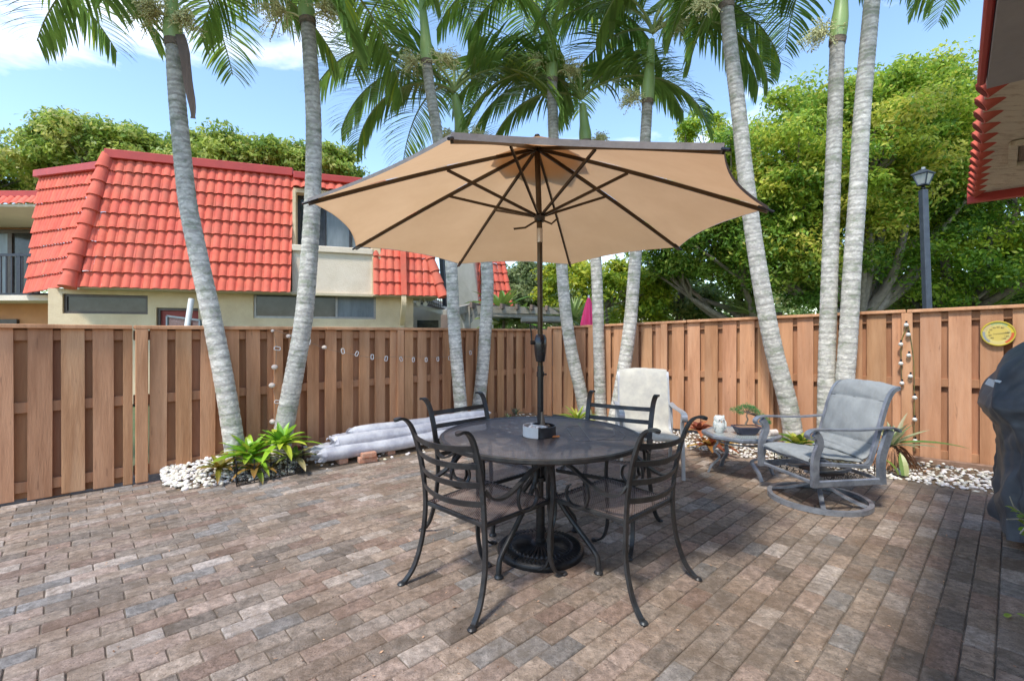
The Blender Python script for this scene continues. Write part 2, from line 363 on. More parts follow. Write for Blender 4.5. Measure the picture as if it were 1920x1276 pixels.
# planting beds (soil), mounded towards the fences
from mathutils import noise as mn
def bed(name,edge,fence,h,n=60):
    def pt(pl,a):
        d=[0]
        for i in range(1,len(pl)): d.append(d[-1]+(Vector(pl[i])-Vector(pl[i-1])).length)
        x=a*d[-1]
        for i in range(1,len(pl)):
            if x<=d[i]+1e-9: return Vector(pl[i-1]).lerp(Vector(pl[i]),(x-d[i-1])/max(1e-9,d[i]-d[i-1]))
        return Vector(pl[-1])
    def f(a,b):
        p=pt(edge,a).lerp(pt(fence,a),b); z=-.012+h*(math.sin(b*math.pi/2))+.012*mn.noise(Vector((p.x*6,p.y*6,0)))*min(1,b*5)
        return Vector((p.x,p.y,z))
    m=MB(); m.grid(f,n,10); o=m.build(name,MT['soil']); fixn(o); tag(o,kind='structure'); return f
bedL=bed('bed_soil_left',[(-3.12,4.22),(-2.85,4.02),(-1.55,4.92),(-.63,5.64),(.45,6.72)],[tuple((FL0+fd*1.0)[:2]),tuple((FL0+fd*2.0)[:2]),tuple(FC[:2])],.09)
bedR=bed('bed_soil_right',[(.40,6.70),(.98,6.47),(2.07,5.51),(3.46,4.40),(4.0,3.94),(4.9,3.2)],[tuple(FC[:2]),tuple(FR1[:2]),tuple((FR1+gd*1.0)[:2])],.05)
def pebbles(name,samples,z0,label,sz=.017,palc=None,rs=5):
    rnd=random.Random(rs); t=(1+5**.5)/2
    iv=[(-1,t,0),(1,t,0),(-1,-t,0),(1,-t,0),(0,-1,t),(0,1,t),(0,-1,-t),(0,1,-t),(t,0,-1),(t,0,1),(-t,0,-1),(-t,0,1)]
    iv=[Vector(p).normalized() for p in iv]
    if_=[(0,11,5),(0,5,1),(0,1,7),(0,7,10),(0,10,11),(1,5,9),(5,11,4),(11,10,2),(10,7,6),(7,1,8),(3,9,4),(3,4,2),(3,2,6),(3,6,8),(3,8,9),(4,9,5),(2,4,11),(6,2,10),(8,6,7),(9,8,1)]
    m=MB()
    for (x,y,z) in samples:
        s=sz*rnd.uniform(.6,1.35); sc=Vector((s*rnd.uniform(.9,1.4),s*rnd.uniform(.8,1.05),s*rnd.uniform(.45,.75)))
        Rm=Matrix.Rotation(rnd.uniform(0,6.28),3,'Z')@Matrix.Rotation(rnd.uniform(-.5,.5),3,'X')
        k=rnd.uniform(.62,1.08); c=(k,k*rnd.uniform(.93,1),k*rnd.uniform(.82,1))
        m.add([Rm@Vector((p.x*sc.x*rnd.uniform(.85,1.15),p.y*sc.y,p.z*sc.z))+Vector((x,y,z+sc.z*.4)) for p in iv],if_,c)
    o=m.build(name,MT['pebble'],smooth=True,ang=80); tag(o,label,'pebbles',kind='stuff'); return o
rp=random.Random(11); S=[]
for i in range(2300):
    a=.23+rp.random()**.9*.75; b=rp.random()
    if a>.97: continue
    p=bedR(a,b*.9+.02); 
    if b>.55 and rp.random()<.45: continue
    S.append((p.x,p.y,p.z+rp.uniform(-.004,.014)))
pebbles('white_pebbles',S,0,'white pebbles spread along the right hand fence behind the swivel chair and side table')
S=[]
for i in range(950):
    a=rp.uniform(.0,.27); b=rp.random(); p=bedL(a,b*.95)
    S.append((p.x,p.y,p.z+.05*math.exp(-((a-.12)/.08)**2)*b+rp.uniform(0,.02)))
for i in range(200):
    a=rp.uniform(.27,1); b=rp.uniform(.0,1); p=bedL(a,b); S.append((p.x,p.y,p.z))
pebbles('cream_pebbles',S,0,'cream pebbles heaped at the foot of the leaning palm by the left fence',.019,rs=9)
# small litter of dry leaves on the beds
dl=MB()
for i in range(420):
    f=bedR if rp.random()<.6 else bedL; p=f(rp.uniform(.25,.98),rp.uniform(.2,.98)); a=rp.uniform(0,6.28); s=rp.uniform(.012,.03); k=rp.uniform(.5,1.2)
    d=Vector((math.cos(a),math.sin(a),rp.uniform(-.3,.5)))*s; e=Vector((-math.sin(a),math.cos(a),rp.uniform(-.4,.4)))*s*.4
    q=p+Vector((0,0,.02)); dl.poly([q-d,q+e,q+d,q-e],(k,k*.9,k*.8))
tag(dl.build('leaf_litter',MT['dryleaf'],smooth=False),'dry brown leaf litter scattered over the planting beds','leaf litter',kind='stuff')

# ------------------------------------------------------------------ fences
def lineT(p0,d,u):
    k=(u-CU)/F; return (k*p0.y-p0.x)/(d.x-k*d.y)
def fence(name,label,p0,p1,n,z0,z1,pitch,bw,posts,cap=True,phase=0.0,seed=1,zb=.035,gapseed=.01,postw=.09,bwb=None):
    """board on board fence: n = unit normal into the yard"""
    d=(p1-p0); Lr=d.length; d=d.normalized(); rz=math.atan2(d.y,d.x); rnd=random.Random(seed)
    t=thing(name,label,'fence',tuple((p0+p1)/2))
    zt=lambda s: z0+(z1-z0)*s/Lr
    fr=MB(); bk=MB(); s=phase
    def board(mb,s0,s1,off,th):
        a=p0+d*s0+n*off; b=p0+d*s1+n*off; k=rnd.uniform(.86,1.12); c=(k,k*rnd.uniform(.96,1.03),k*rnd.uniform(.94,1.04)); zb_=zb+rnd.uniform(-.012,.012); zz0=zt(s0)-.034; zz1=zt(s1)-.034; sk=rnd.uniform(-.006,.006)
        tn=n*th/2; b1=.004
        q=[]
        for (e,z) in((a,zb_),(b,zb_),(b+d*sk,zz1),(a+d*sk,zz0)): q.append(Vector((e.x,e.y,z)))
        cx=sum(q,Vector())/4
        qi=[p+(cx-p).normalized()*b1*1.4 for p in q]
        vs=[p-tn for p in q]+[p+tn*.6 for p in q]+[p+tn for p in qi]
        mb.add(vs,[(3,2,1,0),(0,1,5,4),(1,2,6,5),(2,3,7,6),(3,0,4,7),(4,5,9,8),(5,6,10,9),(6,7,11,10),(7,4,8,11),(8,9,10,11)],c)
    bb=bwb or bw
    while s<Lr-.03:
        w_=bw*rnd.uniform(.96,1.03); board(fr,s,min(s+w_,Lr),.028,.018)
        s2=s+pitch/2-(bb-bw)/2; 
        if s2<Lr-.05: board(bk,s2,min(s2+bb*rnd.uniform(.97,1.03),Lr),-.030,.018)
        s+=pitch+rnd.uniform(-gapseed,gapseed)
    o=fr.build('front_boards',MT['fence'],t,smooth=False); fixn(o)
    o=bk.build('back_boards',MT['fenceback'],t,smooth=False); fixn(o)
    for k,h in enumerate((-.10,.5,.0)):
        m=MB(); f=lambda s_: (zt(s_)-.09) if k==0 else ((zt(s_)*.53) if k==1 else .12)
        m.beam(p0.xy.to_3d()+Vector((0,0,f(0))),p1.xy.to_3d()+Vector((0,0,f(Lr))),.036,.085,bev=.003); m.build('rail',MT['fenceback'],t,smooth=False)
    if cap:
        m=MB(); nn=3 if Lr>3 else 1
        for i in range(nn):
            a=Lr*i/nn+.004; b=Lr*(i+1)/nn-.004; pp=p0+d*a; qq=p0+d*b
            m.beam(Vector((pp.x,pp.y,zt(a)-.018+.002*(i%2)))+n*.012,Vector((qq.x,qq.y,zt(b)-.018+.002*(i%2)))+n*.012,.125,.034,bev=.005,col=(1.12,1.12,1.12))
        m.build('cap_rail',MT['fence'],t,smooth=False)
    for s in posts:
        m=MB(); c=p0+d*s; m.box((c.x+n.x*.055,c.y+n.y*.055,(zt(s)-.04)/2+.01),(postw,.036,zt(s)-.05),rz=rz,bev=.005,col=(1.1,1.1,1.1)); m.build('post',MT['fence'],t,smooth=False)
    return t
tl=lambda u: lineT(FL0,fd,u)
gapT=tl(249)
fence('wooden_fence','brown board fence panel at the far left, before the thin bright gap',FL0-fd*2.6,FL0+fd*(gapT-.004),fn,1.425,1.418,.205,.142,[],phase=.06,seed=4,zb=.012,bwb=.15)
p0=FL0+fd*(gapT+.004); s0=lambda u: tl(u)-gapT
fence('wooden_fence','long brown board fence on the left, behind the four palms and the shell garland',p0,FC,fn,1.418,1.432,.2,.128,[.055,s0(518),s0(746),s0(893)],phase=.11,seed=5,zb=.06,bwb=.14)
tr=lambda u: lineT(FC2,gd,u)
Lr=(FR1-FC2).length+1.7
fence('wooden_fence','sunlit orange brown board fence on the right, behind the swivel chair and dial',FC2,FC2+gd*Lr,gn,1.465,1.66,.215,.165,[.04,tr(1112),tr(1248),tr(1437),tr(1700)],phase=.09,seed=6,zb=.05,bwb=.15)
m=MB(); a=FR1-gd*2.6+gn*.10; b=FR1+gd*1.2+gn*.10; m.beam((a.x,a.y,.045),(b.x,b.y,.045),.05,.09,bev=.008); tag(m.build('bed_edging',MT['edging'],smooth=False,loc=(a.x,a.y,0)),'brown edging board along the foot of the right hand fence','edging')
m=MB(); cc=(FC+FC2)/2; m.box((cc.x,cc.y+.02,.72),(.34,.03,1.40),rz=R(-5),bev=.004); tag(m.build('fence_post',MT['fence'],smooth=False,loc=(cc.x,cc.y,0)),'broad brown post board where the two fences meet in the far corner','post')

# ------------------------------------------------------------------ dining chairs (local: faces +Y)
def smooth_path(pts,k=5):
    pts=[Vector(p) for p in pts]; out=[]
    for i in range(len(pts)-1):
        p0=pts[max(i-1,0)];p1=pts[i];p2=pts[i+1];p3=pts[min(i+2,len(pts)-1)]
        for j in range(k):
            t=j/k; out.append(.5*((2*p1)+(-p0+p2)*t+(2*p0-5*p1+4*p2-p3)*t*t+(-p0+3*p1-3*p2+p3)*t**3))
    out.append(pts[-1]); return out
def yz(x,l,dx=None): return [(x+(dx[i] if dx else 0),y,z) for i,(y,z) in enumerate(l)]
def make_chair():
    t=thing('dining_chair','','chair',world=False)
    cm=MT['chairmetal']
    W=.235
    for sx in(-1,1):
        pts=[(sx*(W+.045),-.345,.012),(sx*(W+.04),-.325,.02),(sx*(W+.028),-.275,.09),(sx*(W+.015),-.235,.23),(sx*W,-.225,.40),(sx*W,-.235,.55),(sx*(W+.004),-.262,.70),(sx*(W+.008),-.30,.82),(sx*(W+.012),-.335,.875),(sx*(W+.014),-.375,.893),(sx*(W+.014),-.412,.886)]
        p=smooth_path(pts,5); n=len(p); rr=[1 if i<n*.5 else (1.25 if i<n*.9 else 1.35) for i in range(n)]; rr[0]=.7; rr[-1]=.55; rr[-2]=1.0
        m=MB(); m.tube(p,rr,flat=(.026,.014),up=(1,0,0)); m.build('back_post',cm,t,ang=30)
        g_=MB(); g_.lathe([(0,0),(.02,0),(.022,.006),(.015,.014),(0,.016)],c=(sx*(W+.047),-.348,0),n=12); g_.build('foot_glide',cm,t)
    for z,y in((.525,-.232),(.618,-.244),(.712,-.266),(.800,-.293)):
        pts=[]
        for i in range(13):
            a=i/12*2-1; pts.append((a*W,y-.055*(1-a*a)-.004,z-.012*(1-a*a)))
        m=MB(); m.tube(pts,1,flat=(.030,.006),up=(0,-.25,1)); m.build('back_slat',cm,t,ang=30)
    for sx in(-1,1):
        x=sx*(W+.012)
        arm=[(-.238,.60),(-.205,.555),(-.15,.535),(-.08,.548),(0,.59),(.07,.630),(.14,.648),(.20,.628),(.235,.57),(.245,.48),(.238,.36),(.228,.24),(.232,.13),(.262,.05),(.305,.018),(.335,.012)]
        dx=[0,.004,.01,.018,.025,.03,.033,.034,.033,.03,.025,.02,.02,.024,.03,.032]
        p=smooth_path(yz(x,arm,[sx*d for d in dx]),5); m=MB(); m.tube(p,[1.15 if i<40 else 1 for i in range(len(p))],flat=(.024,.012),up=(1,0,0)); m.build('armrest',cm,t,ang=30)
        g_=MB(); g_.lathe([(0,0),(.02,0),(.022,.006),(.015,.014),(0,.016)],c=(x+sx*.032,.338,0),n=12); g_.build('foot_glide',cm,t)
        sc=[(.10,.636),(.045,.615),(-.005,.565),(-.022,.505),(-.005,.45),(.045,.428),(.095,.44),(.122,.48),(.112,.525),(.092,.538)]
        p=smooth_path(yz(x+sx*.02,sc),5); m=MB(); m.tube(p,[1]*(len(p)-3)+[.9,.8,.6],flat=(.018,.009),up=(1,0,0)); m.build('scroll',cm,t,ang=30)
    # seat
    fw,bw_,y0,y1,z0=.252,.225,-.215,.235,.415
    m=MB(); c4=[Vector((-bw_,y0,z0)),Vector((bw_,y0,z0)),Vector((fw,y1,z0+.008)),Vector((-fw,y1,z0+.008))]
    for i in range(4):
        m.beam(c4[i],c4[(i+1)%4],.016,.022,bev=.003)
    for i in range(19):
        a=i/18*2-1; m.beam((a*bw_,y0-.002,z0+.012),(a*bw_*.97,y0+.018,z0+.004),.006,.006)
        m.beam((a*fw,y1+.002,z0+.020),(a*fw*.97,y1-.018,z0+.012),.006,.006)
    m.build('seat_frame',cm,t,smooth=False)
    m=MB(); m.grid(lambda a,b:Vector(((a*2-1)*(bw_+(fw-bw_)*b),y0+(y1-y0)*b,z0+.010+.008*b-.022*(1-(a*2-1)**2)*math.sin(math.pi*min(1,b*1.1+.0)))),14,14)
    o=m.build('seat',MT['chairmesh'],t); 
    return t
chair=make_chair()
def place(o,x,y,bearing,label): o.location=(x,y,0); o.rotation_euler=(0,0,-R(bearing)); o['label']=label; o['group']='wrought iron dining chairs round the table'
def chair_at(foot_mid, bearing, label, first=False):
    o=chair if first else copy_tree(chair); d=Vector((math.sin(R(bearing)),math.cos(R(bearing)))); c=Vector(foot_mid)+d*.345; place(o,c.x,c.y,bearing,label); return o
chair_at((-.384,2.32),43.5,'black iron dining chair nearest on the left, its back towards the viewer',True)
chair_at((.808,2.37),-44,'black iron dining chair nearest on the right, its back towards the viewer')
chair_at((-.41,3.40),136,'black iron dining chair behind the table, nearest the plastic roll bundle')
chair_at((.82,3.52),212,'black iron dining chair behind the table, nearest the pale sling chair')

# ------------------------------------------------------------------ table
TC=Vector((.175,2.90,0)); TZ=.722; TR=.61
t=thing('patio_table','round black iron mesh table with a pole through its centre','table',TC)
m=MB(); m.lathe([(TR-.02,TZ-.022),(TR-.004,TZ-.026),(TR+.004,TZ-.018),(TR+.004,TZ-.002),(TR-.004,TZ+.004),(TR-.02,TZ+.002),(TR-.02,TZ-.022)],c=TC,n=96); m.build('table_rim',MT['chairmetal'],t)
m=MB(); m.lathe([(.028,TZ),(TR-.018,TZ)],c=TC,n=96); o=m.build('tabletop',MT['tablemesh'],t); fixn(o)
m=MB(); m.lathe([(.026,TZ-.02),(.04,TZ-.02),(.04,TZ+.004),(.026,TZ+.004),(.026,TZ-.02)],c=TC,n=32); m.build('umbrella_ring',MT['chairmetal'],t)
m=MB()
for k in range(6):
    a=math.pi*k/6; d=Vector((math.cos(a),math.sin(a),0)); 
    if k%3==0: m.beam(TC+d*(TR-.02)+Vector((0,0,TZ-.016)),TC+d*.03+Vector((0,0,TZ-.016)),.02,.012); m.beam(TC-d*(TR-.02)+Vector((0,0,TZ-.016)),TC-d*.03+Vector((0,0,TZ-.016)),.02,.012)
m.build('under_brace',MT['chairmetal'],t,smooth=False)
feet=[G(935,1083),G(1122,1075),G(1078,995),G(924,1004)]
for f in feet:
    d=(f-TC).normalized(); x=(f-TC).length
    pr=[(x,.012),(x-.004,.07),(x-.03,.12),(x*.52,.27),(.085,.405),(.052,.46),(.048,.53),(.07,.60),(.16,.66),(.30,.695),(.36,TZ-.025)]
    m=MB(); m.tube(smooth_path([TC+d*a+Vector((0,0,b)) for a,b in pr],5),.0155,n=10); lg=m.build('leg',MT['chairmetal'],t,ang=50)
    g_=MB(); g_.lathe([(0,0),(.024,0),(.026,.008),(.018,.02),(0,.024)],c=f,n=14); g_.build('foot_glide',MT['chairmetal'],t)
for z in(.45,.54):
    m=MB(); m.lathe([(.034,z-.011),(.04,z-.011),(.04,z+.011),(.034,z+.011),(.034,z-.011)],c=TC,n=28); m.build('collar',MT['chairmetal'],t)
# scuffed marks left on the tabletop
m=MB(); a=P(1063,797,1); 
def onT(u,v,z): Y=(CH-z)*F/(v-HV); return Vector(((u-CU)/F*Y,Y,z))
for pts in ([(1062,800),(1086,797),(1108,826),(1080,826)],[(1150,798),(1172,815),(1165,824),(1120,824),(1140,821),(1152,815)]):
    q=[onT(u,v,TZ+.0012) for u,v in pts]
    for i in range(len(q)):
        m.beam(q[i],q[(i+1)%len(q)],.007,.0012)
m.build('worn_mark',MT['scuff'],t,smooth=False)

# ------------------------------------------------------------------ yin yang planter and stick
def half_pot(name,label,mat,side,c):
    z=TZ+.003; h=.062; n=18; R0=.098; r=R0/2
    out=[]
    a0=math.pi/2 if side<0 else -math.pi/2
    for i in range(n+1):
        a=a0+math.pi*i/n; out.append(Vector((R0*math.cos(a),R0*math.sin(a),0)))
    # S curve back to start
    s=[]
    if side<0:
        for i in range(1,n): a=-math.pi/2-math.pi*i/n+math.pi*2; 
        for i in range(1,n): a=-math.pi/2+math.pi*i/n; s.append(Vector((r*math.cos(a),-r+r*math.sin(a),0)))
        s.append(Vector((0,0,0)))
        for i in range(1,n): a=-math.pi/2-math.pi*i/n; s.append(Vector((r*math.cos(a),r+r*math.sin(a),0)))
        g_=.0
    else:
        for i in range(1,n): a=math.pi/2+math.pi*i/n; s.append(Vector((r*math.cos(a),r+r*math.sin(a),0)))
        s.append(Vector((0,0,0)))
        for i in range(1,n): a=math.pi/2-math.pi*i/n; s.append(Vector((r*math.cos(a),-r+r*math.sin(a),0)))
    loop=out+s; N_=len(loop); off=Vector((side*.0015,0,0))
    cen=sum(loop,Vector())/N_
    def inset(i,d):
        t_=(loop[(i+1)%N_]-loop[i-1]); t_.normalize(); return loop[i]+Vector((-t_.y,t_.x,0))*d
    rz=Matrix.Rotation(R(-8),3,'Z'); B=Vector((c.x,c.y,z))
    o1=[B+rz@(p+off) for p in loop]; i1=[B+rz@(inset(i,.006)+off) for i in range(N_)]
    vs=o1+[p+Vector((0,0,h)) for p in o1]+[p+Vector((0,0,h)) for p in i1]+[p+Vector((0,0,h-.022)) for p in i1]
    fs=[]
    for i in range(N_):
        j=(i+1)%N_
        for k in range(3): fs.append((k*N_+i,k*N_+j,(k+1)*N_+j,(k+1)*N_+i))
    t=thing(name,label,'planter',B); m=MB(); m.add(vs,fs); m.build('pot',mat,t)
    m=MB(); m.poly([p+Vector((0,0,h-.02)) for p in i1]); m.build('potting_soil',MT['soil'],t,smooth=False)
    m=MB(); rr=random.Random(3)
    for i in range(16):
        q=loop[rr.randrange(n)]*rr.uniform(.3,.75); m.ball(B+rz@q+Vector((0,0,h-.012)),rr.uniform(.006,.013),6,4)
    m.build('stones' ,MT['pebble'] if side<0 else MT['bark'],t)
    if side>0:
        m=MB(); m.tube([B+Vector((.022,.02,h-.02)),B+Vector((.022,.026,h+.03)),B+Vector((.017,.03,h+.075))],[.017,.012,.006],n=7); m.build('driftwood',MT['bark'],t)
    return t
PC=onT(1011,806,TZ); PC=Vector((TC.x-.01,TC.y-.055,TZ))
half_pot('planter','white half of the round split planter on the mesh table',MT['potwhite'],-1,PC)
half_pot('planter','black half of the round split planter with a piece of driftwood',MT['potblack'],1,PC)
m=MB(); m.tube([onT(1013,819.5,TZ+.008),onT(1049,817.5,TZ+.008)],.0055,n=8); a=onT(1030,819,TZ); tag(m.build('wooden_stick',MT['stickorange'],loc=a),'short orange stick lying on the table before the planter','stick')

# ------------------------------------------------------------------ umbrella
UC=Vector((TC.x,TC.y,0)); HUB=Vector((UC.x-.005,UC.y,2.055)); APX=Vector((.155,UC.y,2.505))
t=thing('patio_umbrella','tan octagonal patio umbrella with dark ribs and a crank, opened over the table','umbrella',UC)
m=MB(); m.tube([UC+Vector((0,0,.05)),UC+Vector((0,0,1.14))],.0195,n=20); m.build('lower_pole',MT['plasticblack'],t)
m=MB(); m.tube([UC+Vector((0,0,1.13)),Vector((UC.x-.004,UC.y,1.95))],.0165,n=20); m.build('upper_pole',MT['umbpole'],t)
m=MB(); m.tube([Vector((UC.x-.004,UC.y,1.90)),Vector((UC.x-.005,UC.y,1.985))],.0188,n=20); m.build('tilt_sleeve',MT['steel'],t)
m=MB(); m.tube([Vector((UC.x-.005,UC.y,1.98)),APX-Vector((0,0,.05))],.0175,n=20); m.build('mast',MT['umbpole'],t)
m=MB(); m.lathe([(.019,1.165),(.027,1.168),(.03,1.18),(.036,1.22),(.040,1.27),(.037,1.31),(.028,1.332),(.019,1.335)],c=UC,n=28); m.build('crank_housing',MT['plasticblack'],t)
m=MB(); hx=UC+Vector((-.045,-.005,1.285)); m.tube([UC+Vector((-.03,0,1.285)),hx-Vector((.016,0,0))],.013,n=14); m.tube([hx+Vector((-.008,0,0)),hx+Vector((-.012,0,.06)),hx+Vector((-.02,0,.115)),hx+Vector((-.02,0,.12))],.0045,n=8); m.tube([hx+Vector((-.018,0,.12)),hx+Vector((-.045,0,.122))],.006,n=10); m.build('crank_handle',MT['plasticblack'],t)
m=MB(); m.lathe([(.0195,1.075),(.0235,1.075),(.0235,1.105),(.0195,1.105)],c=UC,n=20); m.tube([UC+Vector((.02,-.01,1.09)),UC+Vector((.038,-.012,1.09))],.006,n=8); m.build('locking_collar',MT['plasticblack'],t)
TP=[]
Ru=1.33
tipuv=[(847,262,-.924),(1357,282,-.924),(1440,395,-.383),(1273,466,.383),(1069,498,.924),(860,497,.924),(667,465,.383),(578,380,-.383)]
for u,v,cz in tipuv: TP.append(P(u,v,UC.y+Ru*cz))
m=MB(); m.lathe([(.018,HUB.z-.03),(.03,HUB.z-.028),(.034,HUB.z-.01),(.034,HUB.z+.012),(.022,HUB.z+.02),(.018,HUB.z+.02)],c=(HUB.x,HUB.y,0),n=20); m.build('runner_hub',MT['plasticblack'],t)
m=MB(); m.lathe([(.0,APX.z-.035),(.036,APX.z-.04),(.038,APX.z-.02),(.02,APX.z-.008),(0,APX.z-.006)],c=(APX.x,APX.y,0),n=20); m.build('top_hub',MT['plasticblack'],t)
def ribpt(i,s):
    a=APX+Vector((0,0,-.025)); b=TP[i]; p=a.lerp(b,s); p.z+=.012*math.sin(math.pi*s)*1.0; return p
def canopy(dz,name,mat,edge=0.0):
    m=MB(); ns=12; nt_=8
    for i in range(8):
        j=(i+1)%8
        def f(a,b):
            s=.03+.97*a; p=ribpt(i,s).lerp(ribpt(j,s),b); sag=4*b*(1-b)
            # inward scallop along the hem and a slight sag between ribs
            c=APX.lerp((TP[i]+TP[j])/2,1); inw=(Vector((APX.x,APX.y,p.z))-p); inw.z=0
            p=p+inw*(.048*sag*s**3); p.z+= .016*sag*s*s -.014*sag*math.sin(math.pi*s) + .0035*math.sin(23*s+i*5+9*b)*math.sin(9*b+i)*s
            p.z+=dz+.012; return p
        m.grid(f,ns*2,nt_)
    o=m.build(name,mat,t,ang=25); return o
cn=canopy(0,'canopy',MT['canopy']); fixn(cn)
# hem band, thickest on the near side; its grey paints shade on the valance
def hem(i,h,mat,name='hem'):
    m=MB(); j=(i+1)%8
    def f(a,b):
        p=ribpt(i,1).lerp(ribpt(j,1),a); sag=4*a*(1-a); inw=(Vector((APX.x,APX.y,p.z))-p); inw.z=0
        p=p+inw*(.048*sag); p.z+=.016*sag+.012+.0015
        out=-inw.normalized()
        return p+out*(.004*b)+Vector((0,0,h*(b-.5)*(1 if b<.5 else 1)))
    m.grid(f,20,2); return m.build(name,mat,t)
for i in range(8): hem(i,(.024 if i==0 else .014) if i in(0,7,1) else .008,MT['hemshade'])
for i in range(8):
    m=MB(); m.tube([ribpt(i,s)-Vector((0,0,.012)) for s in [k/10 for k in range(11)]],.5,flat=(.016,.022),up=(0,0,1)); 
    m=MB(); pts=[ribpt(i,k/10)-Vector((0,0,.004)) for k in range(11)]; d=(TP[i]-APX); sd_=Vector((-d.y,d.x,0)).normalized(); m.tube(pts,1,flat=(.013,.020),up=sd_); rb=m.build('rib',MT['umbpole'],t,smooth=False)
    m=MB(); q=ribpt(i,.44)-Vector((0,0,.014)); m.tube([HUB+(q-HUB).normalized()*.03,q],1,flat=(.011,.016),up=sd_); m.build('strut',MT['umbpole'],t,smooth=False)
    m=MB(); e=(TP[i]-ribpt(i,.9)).normalized(); m.tube([TP[i]-e*.05+Vector((0,0,.006)),TP[i]+e*.03+Vector((0,0,.003))],[.011,.006],n=8); m.build('tip_cap',MT['plasticblack'],t)
m=MB(); m.lathe([(.30,-.115),(.24,-.075),(.15,-.035),(.05,-.004),(.0,.006)],c=APX+Vector((0,0,.022)),n=8); o=m.build('vent_cap',MT['canopy'],t)
m=MB(); m.lathe([(.0,.03),(.014,.026),(.018,.018),(.012,.012),(.03,.006),(.03,.0)],c=APX+Vector((0,0,.032)),n=12); m.build('finial',MT['umbpole'],t)
m=MB()
for a,b,c in(((-.01,-.02,-.02),(-.09,-.05,-.075),(-.16,-.06,-.085)),((.01,-.02,-.02),(.07,-.04,-.05),(.11,-.05,-.015))): m.tube([HUB+Vector(a),HUB+Vector(b),HUB+Vector(c)],1,flat=(.012,.002),up=(0,0,1))
m.build('tie_strap',MT['umbpole'],t,smooth=False)
# base
t=thing('umbrella_base','round black cast iron umbrella base with fluted rays under the table','umbrella base',UC)
BR=.262
m=MB()
def fb(a,b):
    th_=2*math.pi*a; prof=[(.0,.075),(.022,.075),(.035,.066),(.06,.060),(.18,.050),(.188,.042),(.20,.046),(.232,.046),(.25,.040),(BR,.030),(BR+.003,.018),(BR,.0)]
    x=b*(len(prof)-1); i=min(int(x),len(prof)-2); f=x-i; r=prof[i][0]*(1-f)+prof[i+1][0]*f; z=prof[i][1]*(1-f)+prof[i+1][1]*f
    if .05<r<.186: z+=.006*math.cos(th_*40)*min(1,(r-.05)*15)
    elif .196<r<.25: z+=.004*math.cos(th_*60)
    return UC+Vector((r*math.cos(th_),r*math.sin(th_),z))
m.grid(fb,240,33,closed_u=True); m.build('base_plate',MT['blackiron'],t,ang=60)
m=MB(); m.lathe([(.034,.06),(.034,.078),(.027,.085),(.027,.32),(.022,.325),(.0196,.325)],c=UC,n=24); m.build('socket_tube',MT['blackiron'],t)

# ------------------------------------------------------------------ swivel rocker (local: faces +Y, origin under the seat)
def sling_panel(w,prof,nseg,puff,name,mat,parent,cols=10):
    """padded fabric strip across width w following the yz profile, pinched into nseg sections"""
    path=smooth_path([(0,y,z) for y,z in prof],8); n=len(path)
    m=MB()
    def f(side):
        def g_(a,b):
            x=a*(cols); i=min(int(b*(n-1)),n-2); fr=b*(n-1)-i; p=path[i].lerp(path[i+1],fr); t_=(path[i+1]-path[i]).normalized(); nn=Vector((0,-t_.z,t_.y))
            sec=(b*nseg)%1.0; pf=puff*(abs(math.sin(math.pi*b*nseg))**.45)*(1-abs(a*2-1)**6)
            sag=-.018*(1-(a*2-1)**2)
            wr=.0016*math.sin(a*31+b*17)+.0014*math.sin(a*11-b*43)
            return Vector(((a*2-1)*w/2,0,0))+p+nn*(side*(.004+pf)+sag+wr)
        return g_
    m.grid(f(1),20,n*2); m.grid(f(-1),20,n*2); o=m.build(name,mat,parent,ang=50); return o
def add_seam(w,prof,ks,nseg,parent):
    path=smooth_path([(0,y,z) for y,z in prof],8); n=len(path)
    for k in ks:
        b=k/nseg; x=b*(n-1); i=min(int(x),n-2); p=path[i].lerp(path[i+1],x-i); t_=(path[i+1]-path[i]).normalized(); nn=Vector((0,-t_.z,t_.y))
        for sd_ in(1,-1):
            m=MB(); m.tube([Vector((a*w/2*.98,0,0))+p+nn*(sd_*.005-.018*(1-a*a)) for a in [q/8-1 for q in range(17)]],.0042,n=6); m.build('seam',MT['piping'],parent)
